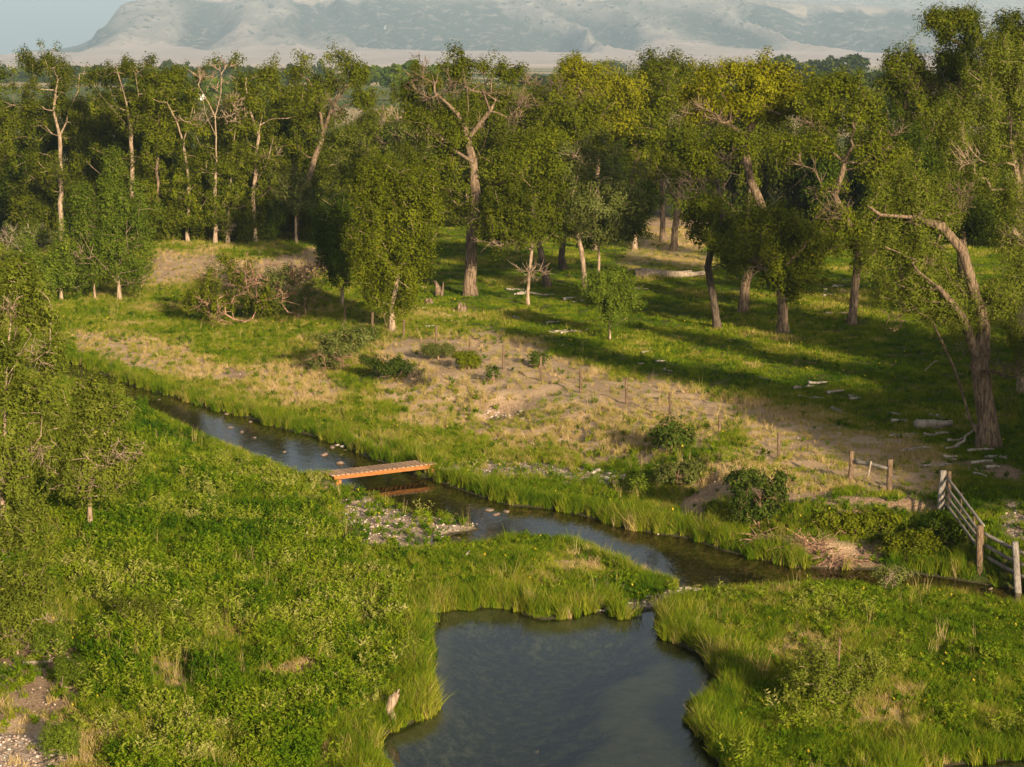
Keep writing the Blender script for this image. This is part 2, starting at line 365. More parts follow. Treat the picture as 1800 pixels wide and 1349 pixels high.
def ground_material():
    n = NT('ground_soil'); geo = n.n('ShaderNodeNewGeometry'); pos = geo.outputs['Position']
    n1 = n.noise(pos, .55, 6, .6); n2 = n.noise(pos, 3.0, 6, .65); n3 = n.noise(pos, 14, 4, .6); n4 = n.noise(pos, .12, 4, .6)
    green = n.ramp(n2, [(.3, (.030, .042, .010)), (.5, (.060, .072, .014)), (.7, (.115, .105, .030))])
    past = n.ramp(n.mul(n.mul(n1, .55), n.mul(n2, .45), 'ADD'), [(.34, (.032, .055, .008)), (.48, (.070, .080, .014)), (.57, (.15, .115, .035)), (.66, (.28, .20, .09))])
    dry = n.ramp(n.mul(n.mul(n1, .4), n.mul(n3, .6), 'ADD'), [(.34, (.25, .165, .085)), (.5, (.42, .285, .165)), (.64, (.54, .39, .25))])
    dirt = n.ramp(n.mul(n.mul(n1, .3), n.mul(n3, .7), 'ADD'), [(.36, (.15, .09, .05)), (.52, (.33, .215, .13)), (.66, (.46, .33, .22))])
    vo = n.n('ShaderNodeTexVoronoi'); vo.inputs['Scale'].default_value = 11; n.l(pos, vo.inputs['Vector'])
    gr = n.ramp(vo.outputs['Color'], [(.15, (.19, .13, .09)), (.5, (.36, .26, .19)), (.85, (.52, .41, .32))])
    gr = n.mix(n.rng(n1, .5, .62), gr, (.30, .22, .15))
    c = n.mix(n.attr('pasture').outputs['Fac'], green, past)
    c = n.mix(n.attr('dry').outputs['Fac'], c, dry)
    c = n.mix(n.attr('gravel').outputs['Fac'], c, gr)
    c = n.mix(n.attr('dirt').outputs['Fac'], c, dirt)
    sp = n.n('ShaderNodeSeparateXYZ'); n.l(pos, sp.inputs[0])
    # farmland beyond the trees: long strips of hay and green crop
    wv = n.n('ShaderNodeTexNoise'); mp = n.n('ShaderNodeMapping'); mp.inputs['Scale'].default_value = (.0012, .0028, 0); n.l(pos, mp.inputs[0]); n.l(mp.outputs[0], wv.inputs['Vector'])
    wv.inputs['Scale'].default_value = 1; wv.inputs['Detail'].default_value = 2
    fld = n.ramp(wv.outputs['Fac'], [(.40, (.09, .115, .03)), (.50, (.12, .14, .04)), (.53, (.36, .28, .15)), (.60, (.42, .32, .18)), (.64, (.15, .16, .05))])
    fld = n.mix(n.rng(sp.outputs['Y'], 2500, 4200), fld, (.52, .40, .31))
    c = n.mix(n.rng(sp.outputs['Y'], 240, 330), c, fld)
    # the stream bed: silt, pebbles and dark water weed
    silt = n.ramp(n2, [(.3, (.13, .115, .065)), (.6, (.22, .19, .12))])
    weed = n.ramp(n3, [(.3, (.010, .014, .008)), (.5, (.030, .036, .018)), (.7, (.085, .085, .042))])
    mpw = n.n('ShaderNodeMapping'); mpw.inputs['Scale'].default_value = (1, .8, 1); n.l(pos, mpw.inputs[0])
    wmask = n.mul(n.rng(n.noise(mpw.outputs[0], 3.4, 8, .8), .36, .56), n.rng(sp.outputs['Z'], -.16, -.36))
    peb = n.n('ShaderNodeTexVoronoi'); peb.inputs['Scale'].default_value = 7; n.l(pos, peb.inputs['Vector'])
    pebc = n.ramp(peb.outputs['Color'], [(.2, (.07, .055, .035)), (.6, (.15, .12, .075)), (.9, (.28, .20, .13))])
    bed = n.mix(n.rng(sp.outputs['Y'], 66, 64), pebc, silt)
    bed = n.mix(wmask, bed, weed)
    here = n.rng(sp.outputs['Y'], 330, 250)
    c = n.mix(n.mul(n.rng(sp.outputs['Z'], .055, .02), here), c, (.060, .050, .026))
    c = n.mix(n.mul(n.rng(sp.outputs['Z'], -.03, -.09), here), c, bed)
    b = n.bump(n.mul(n2, n3, 'ADD'), .7, .10)
    return n.done(n.principled(c, .95, .1, b))

ground = obj('ground', build_terrain(), ground_material()); ground['kind'] = 'structure'

# ------------------------------------------------------------------ water
def outset(poly, d):
    a = np.asarray(poly)[:, :2]; e = np.roll(a, -1, 0) - a; nrm = np.stack([e[:, 1], -e[:, 0]], -1)
    nrm /= np.linalg.norm(nrm, axis=1, keepdims=True) + 1e-9
    area = np.sum(a[:, 0] * np.roll(a[:, 1], -1) - np.roll(a[:, 0], -1) * a[:, 1])
    if area < 0: nrm = -nrm
    vn = nrm + np.roll(nrm, 1, 0); vn /= np.linalg.norm(vn, axis=1, keepdims=True) + 1e-6
    return a + vn * d
def water_mat(name, tint, ripple, rstr):
    n = NT(name); geo = n.n('ShaderNodeNewGeometry')
    mp = n.n('ShaderNodeMapping'); mp.inputs['Scale'].default_value = (1, .55, 1); n.l(geo.outputs['Position'], mp.inputs[0])
    h = n.mul(n.noise(mp.outputs[0], ripple, 3, .5), n.mul(n.noise(mp.outputs[0], ripple * .25, 2, .5), 1.5), 'ADD')
    bmp = n.bump(h, rstr, .03)
    fr = n.n('ShaderNodeFresnel'); fr.inputs['IOR'].default_value = 1.33; n.l(bmp, fr.inputs['Normal'])
    gl = n.n('ShaderNodeBsdfGlossy'); gl.inputs['Roughness'].default_value = .02; gl.inputs['Color'].default_value = (.70, .72, .71, 1); n.l(bmp, gl.inputs['Normal'])
    tr = n.n('ShaderNodeBsdfTransparent'); tr.inputs[0].default_value = (*tint, 1)
    # seen from below the Fresnel term would turn to total reflection and leave the bed unlit
    fac = n.mul(n.mul(fr.outputs[0], n.mul(1.0, geo.outputs['Backfacing'], 'SUBTRACT')), n.mul(geo.outputs['Backfacing'], .15), 'ADD')
    ms = n.n('ShaderNodeMixShader'); n.l(fac, ms.inputs[0]); n.l(tr.outputs[0], ms.inputs[1]); n.l(gl.outputs[0], ms.inputs[2])
    return n.done(ms.outputs[0])
def water_obj(name, poly, mat):
    a = outset(poly, .45)
    bm = bmesh.new(); vs = [bm.verts.new((p[0], p[1], 0)) for p in a]
    es = [bm.edges.new((vs[i], vs[(i + 1) % len(vs)])) for i in range(len(vs))]
    bmesh.ops.triangle_fill(bm, edges=es, use_beauty=True, normal=(0, 0, 1))
    bmesh.ops.recalc_face_normals(bm, faces=bm.faces)
    bm.normal_update(); dn = [f for f in bm.faces if f.normal.z < 0]
    if dn: bmesh.ops.reverse_faces(bm, faces=dn)
    me = bpy.data.meshes.new(name); bm.to_mesh(me); bm.free()
    o = obj(name, me, mat); o['kind'] = 'structure'; return o
M['creek'] = water_mat('creek_water', (.52, .49, .32), 8, .06)
M['pond'] = water_mat('pond_water', (.44, .48, .38), 3, .015)
water_obj('creek', CREEK, M['creek']); water_obj('pond', POND, M['pond']); water_obj('side_pool', SIDE, M['pond'])

# ------------------------------------------------------------------ mesa
SKYL = np.array([(-3000, 118), (-900, 116), (-300, 112), (-60, 106), (60, 97), (130, 87), (180, 73), (215, 58), (238, 38), (255, 18), (272, 2), (300, -4), (420, -3), (700, -8), (1000, -4), (1150, 0), (1330, 2), (1400, 10), (1500, 12), (1560, 16), (1650, 30), (1800, 38), (2100, 44), (2600, 60), (4000, 90)], float)
RIMY = 9000.0
def build_mesa():
    xs = np.arange(-6000, 7000, 26.0); us = np.concatenate([np.linspace(0, 1, 150), np.linspace(1.006, 1.9, 26)])
    X, Uu = np.meshgrid(xs, us)
    pxr = W0 / 2 + F * X / (RIMY * CP)
    ysk = np.interp(pxr, SKYL[:, 0], SKYL[:, 1]) + 3 * (fbm(X * .008, X * 0, 2, 3) - .45)
    # angle above the eye level for a skyline pixel
    up = (H0 / 2 - ysk) / F
    ang = np.arctan(up) - PITCH
    rim = RIMY + 500 * (fbm(X * .0011, X * 0 + 3, 4, 3) - .5)
    Zr = CAMZ + np.tan(ang) * rim
    Zr = np.maximum(Zr, 2)
    Y = 4800 + (rim - 4800) * Uu
    u = np.clip(Uu, 0, 1)
    base = .10 * sstep(0, .5, u) + .16 * np.clip((u - .25) / .75, 0, 1) ** 1.3
    steep = np.clip((u - .60) / .40, 0, 1)
    z = Zr * (base + .74 * steep ** 1.25)
    # spurs and gullies running down the face
    warp = (fbm(X * .0018, Y * .0007, 6, 3) - .5) * 420
    xw = X + warp + (Y - 8000) * .18
    rd = 1 - np.abs(2 * vnoise(xw * .0042, Y * .0004, 8) - 1)
    rd2 = 1 - np.abs(2 * vnoise(xw * .013, Y * .0010, 12) - 1)
    env = sstep(.40, .72, u) * (1 - sstep(.93, 1.0, Uu))
    z = z + Zr * env * (.40 * (rd - .55) + .20 * (rd2 - .5)) + Zr * .05 * (fbm(X * .02, Y * .01, 15, 3) - .5) * env
    # cliff band under the rim
    z = z + Zr * .05 * sstep(.955, .975, Uu) * (1 - sstep(.99, 1.0, Uu))
    back = sstep(1.0, 1.9, Uu)
    z = z + back * np.interp(pxr, [-500, 280, 1000, 1400, 1800, 3000], [0, 12, 60, 120, 250, 120]) * (Zr > 30)
    z = np.where(Uu <= 0, -3, z) - 2 * (1 - sstep(0, .1, Uu))
    ny, nx = X.shape
    V = np.stack([X, Y, z], -1).reshape(-1, 3)
    i = (np.arange(ny - 1)[:, None] * nx + np.arange(nx - 1)[None]).ravel()
    me = mesh_from('mesa', V, np.stack([i, i + 1, i + nx + 1, i + nx], -1), smooth=True)
    fattr(me, 'rise', Uu.ravel(), 'POINT'); fattr(me, 'gully', (env * (1 - rd)).ravel(), 'POINT')
    return me, V.reshape(ny, nx, 3)
mesa_me, MESA = build_mesa()
n = NT('mesa_slope'); geo = n.n('ShaderNodeNewGeometry'); pos = geo.outputs['Position']
ri = n.attr('rise').outputs['Fac']; gu = n.attr('gully').outputs['Fac']
mp = n.n('ShaderNodeMapping'); mp.inputs['Scale'].default_value = (1, .45, 1.6); n.l(pos, mp.inputs[0])
a = n.noise(mp.outputs[0], .004, 6, .62); b = n.noise(mp.outputs[0], .022, 7, .75); c = n.noise(mp.outputs[0], .011, 4, .6)
grass = n.mix(n.rng(a, .4, .62), (.64, .50, .42), (.54, .42, .35))
slope = n.mix(n.rng(c, .42, .62), (.30, .265, .225), (.46, .40, .335))
col = n.mix(n.rng(n.mul(n.mul(ri, n.mul(a, .55), 'ADD'), n.mul(b, .12), 'ADD'), .86, 1.02), grass, slope)
col = n.mix(n.mul(n.rng(gu, .16, .46), n.rng(b, .34, .50)), col, (.06, .065, .045))
col = n.mix(n.mul(n.rng(b, .53, .60), n.rng(n.mul(ri, n.mul(c, .4), 'ADD'), .62, .95)), col, (.07, .075, .05))
rock = n.mul(n.rng(ri, .945, .965), n.rng(ri, .995, .985)); col = n.mix(n.mul(rock, n.rng(c, .45, .55)), col, (.42, .34, .27))
mesa = obj('mesa', mesa_me, n.done(n.principled(col, .95, .05, n.bump(b, 1.0, 40)))); mesa['kind'] = 'structure'

def mesa_point(px, py):
    """pixel -> point on the mesa's face"""
    d = rays(px, py); nx = MESA.shape[1]
    best = None
    A = MESA[:150].reshape(-1, 3)
    qx, qy = proj(A[:, 0], A[:, 1], A[:, 2])
    i = np.argmin((qx - px) ** 2 + (qy - py) ** 2); return A[i], A[max(i - nx, 0)], A[min(i + nx, len(A) - 1)]
# the white stone letter on the hillside
p0, pa, pb = mesa_point(680, 54)
e2 = (pb - pa) / np.linalg.norm(pb - pa)
pxm = RIMY / F
strk = [(2.4, -4.2), (-1.6, -4.0), (-1.8, -1.2), (1.6, -.6), (2.0, 2.2), (-2.2, 2.6)]
zs = 1 / max(e2[2], .2)
pts = np.array([p0 + np.array([s[0] * pxm * .75, 0, 0]) + e2 * (-(s[1]) * pxm * zs * .65) + np.array([0, -6, 9]) for s in strk])
V, Q, T = tube_arrays(np.repeat(pts, 1, 0), np.full(len(pts), 1.1), 6)
nw = NT('whitewashed_stone'); hl = obj('hillside_letter', mesh_from('hillside_letter', V, Q, T), nw.done(nw.principled((.7, .68, .64), .9)))
tag(hl, 'white stone letter S laid out on the mesa slope', 'hillside letter')

# ------------------------------------------------------------------ tree growing
def grow(trunks, r0, clusters, bare, rg, wiggle=.10, lift=.25):
    """trunks: list of world polylines (first is the main one, its first point the base).
    clusters/bare: points to be reached by branches. returns nodes, parent, radius, load"""
    nodes, par = [], []
    def add(p, q): nodes.append(np.asarray(p, float)); par.append(q); return len(nodes) - 1
    for ti, tr in enumerate(trunks):
        tr = np.asarray(tr, float)
        if ti == 0: last = add(tr[0], -1)
        else:
            A = np.array(nodes); last = int(np.argmin(np.sum((A - tr[0]) ** 2, 1)))
        L = np.linalg.norm(np.diff(tr, axis=0), axis=1)
        for k in range(1, len(tr)):
            m = max(1, int(L[k - 1] / .9))
            for s in range(1, m + 1):
                q = tr[k - 1] + (tr[k] - tr[k - 1]) * s / m
                if s < m: q = q + rg.normal(0, .05, 3) * min(1, L[k - 1] / 3)
                last = add(q, last)
    base_z = trunks[0][0][2]
    allc = np.vstack([clusters, bare]) if len(bare) else np.asarray(clusters)
    nb = len(clusters)
    A0 = np.array(nodes)
    d0 = np.min(np.linalg.norm(allc[:, None] - A0[None], axis=2), 1)
    buf = np.zeros((len(nodes) + len(allc) * 5 + 10, 3)); buf[:len(nodes)] = A0; cnt = len(nodes)
    ends = {}
    for ci in np.argsort(d0):
        c = allc[ci]; A = buf[:cnt]
        v = c - A; dist = np.linalg.norm(v, axis=1) + 1e-6
        rise = v[:, 2] / dist
        cost = dist * (1 + .9 * np.clip(-rise + .05, 0, 1)) + .35 * (A[:, 2] < base_z + 1.0) * dist
        j = int(np.argmin(cost)); p = A[j]; L = dist[j]
        m = int(np.clip(round(L / .8), 1, 4)); q = j
        for s in range(1, m + 1):
            t = s / m
            x = p + (c - p) * t
            x = x + np.array([0, 0, -lift * L * .25 * math.sin(math.pi * t)]) * (1 if rise[j] > .2 else -.6)
            if s < m: x = x + rg.normal(0, wiggle * L * .35, 3)
            q = add(x, q); buf[cnt] = x; cnt += 1
        ends[ci] = q
    n = len(nodes); load = np.zeros(n)
    for ci, q in ends.items(): load[q] += 1.0 if ci < nb else .7
    for i in range(n - 1, 0, -1):
        if par[i] >= 0: load[par[i]] += load[i]
    load = np.maximum(load, .5)
    rad = r0 * .68 * (load / load[0]) ** .60
    hz_ = np.array(nodes)[:, 2] - base_z; rad = rad * (1 - .30 * np.clip(hz_ / (hz_.max() + 1e-3), 0, 1))
    rad = np.maximum(rad, .010)
    return np.array(nodes), np.array(par), rad, {k: v for k, v in ends.items()}

def skel_mesh(name, N, par, rad, flare=.5):
    n = len(N)
    d = np.zeros((n, 3)); has = par >= 0
    d[has] = N[has] - N[par[has]]
    d /= np.linalg.norm(d, axis=1, keepdims=True) + 1e-9
    main = np.full(n, -1)
    for i in range(n):
        p = par[i]
        if p >= 0 and (main[p] < 0 or rad[i] > rad[main[p]]): main[p] = i
    hm = main >= 0
    d2 = d.copy(); d2[hm] += d[main[hm]]; d2 /= np.linalg.norm(d2, axis=1, keepdims=True) + 1e-9
    r = rad * (1 + flare * np.exp(-np.maximum(N[:, 2] - N[0, 2], 0) / .45))
    parts = []
    ref = np.array([.93, .31, .2])
    def ring(c, dd, rr, k):
        u = np.cross(dd, ref); u /= np.linalg.norm(u, axis=1, keepdims=True) + 1e-9; v = np.cross(dd, u)
        a = np.arange(k) / k * 2 * np.pi
        return c[:, None] + rr[:, None, None] * (np.cos(a)[None, :, None] * u[:, None] + np.sin(a)[None, :, None] * v[:, None])
    idx = np.where(has)[0]
    for k, sel in ((8, rad[idx] >= .07), (5, (rad[idx] < .07) & (rad[idx] >= .025)), (3, rad[idx] < .025)):
        e = idx[sel]
        if not len(e): continue
        p = par[e]; ismain = main[p] == e
        rp = np.where(ismain, r[p], np.minimum(r[p], r[e] * 1.25)); dp = np.where(ismain[:, None], d2[p], d[e])
        R0 = ring(N[p], dp, rp, k); R1 = ring(N[e], d2[e], r[e], k)
        V = np.concatenate([R0, R1], 1).reshape(-1, 3)
        i = np.arange(len(e))[:, None] * 2 * k; j = np.arange(k)[None]; jj = (j + 1) % k
        parts.append((V, np.stack([i + j, i + jj, i + k + jj, i + k + j], -1).reshape(-1, 4), np.zeros((0, 3), int)))
    V, Q, T = join_arrays(parts)
    return mesh_from(name, V, Q, smooth=True)

def leaf_mesh(name, C, R, per, size, rg, aspect=.6, squash=.75, origin=None, droop=0., ctone=None, tri=False):
    """clumps of diamond leaves round the cluster centres"""
    n = len(C); k = rg.poisson(per, n) + 1; idx = np.repeat(np.arange(n), k); m = len(idx)
    v = rg.normal(size=(m, 3)); v /= np.linalg.norm(v, axis=1, keepdims=True)
    rr = rg.random(m) ** .45
    off = v * rr[:, None] * R[idx][:, None]; off[:, 2] *= squash
    pos = C[idx] + off
    if droop: pos[:, 2] -= droop * rr * rg.random(m) * R[idx]
    ctr = C.mean(0) if origin is None else origin
    out = C[idx] - ctr; out /= np.linalg.norm(out, axis=1, keepdims=True) + 1e-6
    nr = v * .70 + out * .50 + rg.normal(size=(m, 3)) * .36 + np.array([0, 0, .32]); nr /= np.linalg.norm(nr, axis=1, keepdims=True)
    tt = np.cross(nr, rg.normal(size=(m, 3))); tt /= np.linalg.norm(tt, axis=1, keepdims=True) + 1e-6
    bb = np.cross(nr, tt)
    s = size * (0.45 + 1.0 * rg.random(m))
    a = tt * s[:, None]; b = bb * (s * aspect)[:, None]
    if tri:
        V = np.stack([pos - a, pos + a * .7 - b, pos + a * .7 + b], 1).reshape(-1, 3)
        me = mesh_from(name, V, None, np.arange(m * 3).reshape(-1, 3))
    else:
        V = np.stack([pos - a, pos - b * .9 + a * .1, pos + a, pos + b * .9 + a * .1], 1).reshape(-1, 3)
        me = mesh_from(name, V, np.arange(m * 4).reshape(-1, 4))
    ct = rg.random(n) if ctone is None else ctone
    tone = np.clip(ct[idx] * .72 + rg.random(m) * .28, 0, 1)
    tone = np.where(rg.random(m) < .996, tone * .95, 1.0)
    fattr(me, 'tone', tone); return me

def sample_lobes(lobes, n, rg, yd, yspread, upright=False):
    """lobes in pixels at the depth yd -> cluster centres, more of them near the skin of each lobe"""
    lob = np.array([(l[0], l[1], l[2], l[3]) for l in lobes], float)
    lob[:, 2:] *= 1.10
    w = lob[:, 2] * lob[:, 3]; w = w / w.sum()
    nb = max(int(n / 7), 1)
    which = rg.choice(len(lob), nb, p=w)
    v = rg.normal(size=(nb, 3)); v /= np.linalg.norm(v, axis=1, keepdims=True)
    r = .92 * rg.random(nb) ** .38
    px = lob[which, 0] + v[:, 0] * r * lob[which, 2]; py = lob[which, 1] + v[:, 2] * r * lob[which, 3]
    mpp = yd / F; rr = np.minimum(lob[which, 2], lob[which, 3] * 1.3)
    dep = v[:, 1] * r * rr * mpp * yspread
    # a bough is a flattish spray of several leaf clumps
    k = rg.integers(0, nb, n); sg = np.sqrt(lob[which, 2] * lob[which, 3])[k] * (.20 + .12 * rg.random(n))
    loose = 1 + .8 * (rg.random(n) < .4); sg = sg * loose
    px = px[k] + rg.normal(size=n) * sg * (.62 if upright else 1.1); py = py[k] + rg.normal(size=n) * sg * (1.0 if upright else .66); dep = dep[k] + rg.normal(size=n) * sg * mpp * 1.0
    global BOUGH
    BOUGH = rg.random(nb)[k]
    p = U(px, py, yd + dep)
    return p

TREES = 0
def make_tree(name, label, cat, base, trunks, lobes, leaf='leaf_olive', bark='bark_pale', r0=.3, n=150, per=70, size=.16, crad=.75,
              bare=(), nbare=0, group=None, lean=0., yspread=1.0, dy=0., aspect=.62, droop=0., squash=1.15, wiggle=.12, by=None, limb_dep=1.2):
    global TREES
    tri = size > .078
    if tri: n = int(n * 1.6); per = per * 1.45; size *= .66; crad *= .80
    TREES += 1; rg = np.random.default_rng(100 + TREES)
    g = G(*base) if by is None else P(base[0], base[1], 1.4)
    yd = g[1]; mpp = yd / F; rmin = yd * (.00013 if r0 > .09 else .00007)
    tr = []
    for k, path in enumerate(trunks):
        pts = [U(px, py, yd) for px, py in path]
        pts = np.array(pts)
        if k == 0: pts = np.vstack([g - np.array([0, 0, .25]), pts])
        else:
            s = -(abs(rg.normal()) + .4) * limb_dep; t = np.linspace(0, 1, len(pts)); pts[:, 1] += s * t
        tr.append(pts)
    up_ = name.startswith(('poplar', 'willow'))
    if up_: squash = max(squash, 1.7); crad *= .85
    C = sample_lobes(lobes, n, rg, yd + dy, yspread, up_); bough = BOUGH
    zmin = g[2] + .25; C[:, 2] = np.maximum(C[:, 2], zmin + rg.random(n) * .5)
    B = sample_lobes(bare, nbare, rg, yd + dy - .5 * mpp * max([l[2] for l in lobes]), yspread * .8) if nbare else np.zeros((0, 3))
    N, par, rad, ends = grow(tr, r0, C, B, rg, wiggle)
    rad = np.maximum(rad, rmin); rad = np.where(rad > rmin * 1.05, np.maximum(rad, rmin * 1.9), rad)
    # loose twigs beyond the bare branch ends
    if nbare:
        ex, ep, er = [], [], []
        for ci, q in ends.items():
            if ci >= len(C):
                dirv = N[q] - N[par[q]]; dirv /= np.linalg.norm(dirv) + 1e-6
                for t in range(4):
                    dv = dirv + rg.normal(0, .5, 3) + np.array([0, 0, .2]); dv /= np.linalg.norm(dv)
                    L = crad * (.7 + 1.0 * rg.random())
                    ex.append(N[q] + dv * L * .5); ep.append(q); er.append(rmin * 1.0)
                    ex.append(N[q] + dv * L + rg.normal(0, .08, 3)); ep.append(len(N) + len(ex) - 2); er.append(rmin * .55)
        N = np.vstack([N, ex]); par = np.concatenate([par, ep]); rad = np.concatenate([rad, er])
    root = empty(name, tuple(g)); tag(root, label, cat, group)
    sh = np.array(g)
    obj('trunk', skel_mesh('trunk', N - sh, par, rad), M[bark], root)
    R = crad * (.7 + .6 * rg.random(n))
    ct = np.clip(.15 + .45 * rg.random(n) + .40 * bough, 0, 1)
    top = C.mean(0) - np.array([0, 0, 1.0])
    obj('crown', leaf_mesh('crown', C - sh, R, per, size, rg, aspect, squash, top - sh, droop, ct, tri), M[leaf], root)
    root['tall'] = float(max(C[:, 2].max() + crad * .5 - g[2], 1)); root['wide'] = float(np.ptp(C[:, 0]) + crad)
    return root
def copy_tree(src, px, py, top, w, leaf, label, group, turn):
    g = G(px, py); r = src.copy(); COL.objects.link(r); r.location = tuple(g)
    hgt = U(px, top, g[1])[2] - g[2]; wid = 2 * w * g[1] / F * 1.2
    sz = hgt / src['tall']; sx = min(max(wid / src['wide'], .7 * sz), 1.4 * sz); r.scale = (sx, sx, sz); r.rotation_euler = (0, 0, turn)
    tag(r, label, 'tree', group)
    for ch in [c for c in src.children]:
        c = ch.copy(); COL.objects.link(c); c.parent = r
        if c.name.startswith('crown'):
            c.material_slots[0].link = 'OBJECT'; c.material_slots[0].material = M[leaf]
    return r
TONE = {'leaf_dark': 'dark green', 'leaf_shade': 'shade-darkened green', 'leaf_olive': 'olive green', 'leaf_willow': 'pale green', 'leaf_yellow': 'yellow-green'}

# ------------------------------------------------------------------ the wood behind: near-identical background cottonwoods
GB = 'cottonwoods standing at the back of the grove'
BV, UV = [], []
def back_tree(px, py, top, w, leaf, seed):
    h = py - top
    if len(BV) >= 6: return copy_tree(BV[seed % 6], px, py, top, w, leaf, TONE[leaf] + ' cottonwood crowded at the back of the grove', GB, seed * 2.1)
    lob = [(px, top + h * .16, w * .62, h * .16), (px - w * .35, top + h * .34, w * .62, h * .2), (px + w * .4, top + h * .36, w * .6, h * .22), (px, top + h * .58, w * .85, h * .24), (px + w * .1, top + h * .84, w * .8, h * .14)]
    BV.append(make_tree('cottonwood_tree', TONE[leaf] + ' cottonwood crowded at the back of the grove', 'tree', (px, py), [[(px + w * .05, py - h * .3), (px - w * .05, py - h * .6), (px, top + h * .12)]], lob,
              leaf, 'bark_brown', .3, 120, 70, .18, 1.15, group=GB))
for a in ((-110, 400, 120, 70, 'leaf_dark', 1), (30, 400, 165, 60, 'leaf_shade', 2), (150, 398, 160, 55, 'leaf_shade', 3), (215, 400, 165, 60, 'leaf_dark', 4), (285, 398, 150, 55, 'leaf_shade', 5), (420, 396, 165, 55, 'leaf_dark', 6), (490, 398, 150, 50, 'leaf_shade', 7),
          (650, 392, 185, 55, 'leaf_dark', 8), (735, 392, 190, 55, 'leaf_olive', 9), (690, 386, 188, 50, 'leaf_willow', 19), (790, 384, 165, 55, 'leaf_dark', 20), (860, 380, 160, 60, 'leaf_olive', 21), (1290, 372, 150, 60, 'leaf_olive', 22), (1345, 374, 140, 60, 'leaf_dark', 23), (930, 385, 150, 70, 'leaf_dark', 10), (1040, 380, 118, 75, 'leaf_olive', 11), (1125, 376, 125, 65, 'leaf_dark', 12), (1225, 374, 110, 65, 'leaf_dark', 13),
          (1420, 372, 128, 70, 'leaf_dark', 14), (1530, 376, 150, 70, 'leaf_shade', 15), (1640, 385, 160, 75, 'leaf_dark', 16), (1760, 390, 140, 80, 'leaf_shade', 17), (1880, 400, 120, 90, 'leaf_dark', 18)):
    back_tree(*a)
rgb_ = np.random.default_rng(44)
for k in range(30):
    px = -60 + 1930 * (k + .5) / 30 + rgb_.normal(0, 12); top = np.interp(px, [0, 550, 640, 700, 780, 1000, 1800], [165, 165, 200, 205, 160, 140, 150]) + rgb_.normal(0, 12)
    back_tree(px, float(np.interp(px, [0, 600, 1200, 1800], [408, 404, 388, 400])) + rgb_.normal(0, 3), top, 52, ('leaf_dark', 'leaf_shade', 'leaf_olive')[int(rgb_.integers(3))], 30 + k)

T = make_tree
for a in ((45, 424, 320, 34, 'leaf_dark'), (185, 424, 320, 36, 'leaf_dark'), (250, 426, 335, 30, 'leaf_shade'), (306, 426, 345, 24, 'leaf_dark'), (356, 424, 330, 24, 'leaf_olive'), (426, 427, 335, 26, 'leaf_dark'), (480, 426, 330, 28, 'leaf_shade'), (550, 424, 325, 30, 'leaf_olive'), (20, 412, 250, 44, 'leaf_shade'), (75, 418, 290, 40, 'leaf_dark'), (150, 412, 250, 40, 'leaf_dark'), (262, 414, 270, 38, 'leaf_olive'), (300, 408, 230, 40, 'leaf_shade'), (352, 414, 285, 34, 'leaf_dark'), (425, 412, 255, 40, 'leaf_dark'), (468, 418, 300, 34, 'leaf_olive'), (500, 408, 235, 40, 'leaf_dark'),
          (560, 412, 270, 40, 'leaf_dark'), (600, 420, 285, 40, 'leaf_willow'), (700, 402, 250, 44, 'leaf_dark'), (760, 400, 235, 44, 'leaf_olive'), (880, 395, 230, 46, 'leaf_dark'), (935, 400, 240, 44, 'leaf_olive'), (1090, 392, 240, 50, 'leaf_shade'), (1240, 385, 230, 46, 'leaf_dark'), (1300, 384, 215, 50, 'leaf_shade'),
          (1400, 392, 230, 52, 'leaf_dark'), (1460, 398, 240, 50, 'leaf_shade'), (1545, 402, 250, 55, 'leaf_shade'), (1610, 420, 260, 55, 'leaf_dark'), (1680, 430, 270, 60, 'leaf_shade'), (1760, 440, 280, 60, 'leaf_shade')):
    px, py, top, w, leaf = a; h = py - top
    lb = 'bushy ' + TONE[leaf] + ' understory tree leafy to the ground within the grove'
    if len(UV) >= 6:
        copy_tree(UV[int(px) % 6], px, py, top, w, leaf, lb, 'understory trees within the grove', px * .7); continue
    UV.append(T('understory_tree', lb, 'tree', (px, py), [[(px, py - h * .4), (px + w * .1, top + h * .25)]],
      [(px, top + h * .2, w * .6, h * .2), (px - w * .3, top + h * .45, w * .7, h * .24), (px + w * .3, top + h * .5, w * .7, h * .26), (px, top + h * .75, w * .9, h * .2)], leaf, 'bark_pale', .14, 85, 62, .15, .85, group='understory trees within the grove'))
# ---- left grove, back to front
T('cottonwood_tree', 'broad dark cottonwood leaning at the grove corner by the grey thicket', 'tree', (-40, 432), [[(-38, 330), (-12, 235), (8, 190)], [(-12, 235), (-50, 170)]],
  [(-25, 170, 45, 62), (5, 135, 18, 32), (-60, 230, 40, 60), (-10, 260, 30, 40)], 'leaf_dark', 'bark_brown', .38, 130, 75, .15, .85)
T('cottonwood_tree', 'tall cottonwood with pale forked trunk above the light green poplar clump', 'tree', (108, 428), [[(107, 300), (105, 240)], [(105, 240), (98, 195), (110, 140), (106, 120)], [(105, 240), (118, 215), (124, 195), (142, 160), (145, 130)], [(105, 245), (80, 217)]],
  [(52, 118, 24, 24), (105, 118, 34, 32), (142, 125, 22, 32), (60, 165, 30, 36), (100, 175, 40, 42), (140, 175, 26, 40), (70, 215, 36, 26), (140, 225, 22, 30), (95, 290, 40, 40)], 'leaf_dark', 'bark_pale', .34, 170, 62, .14, .7, wiggle=.09, limb_dep=2.2)
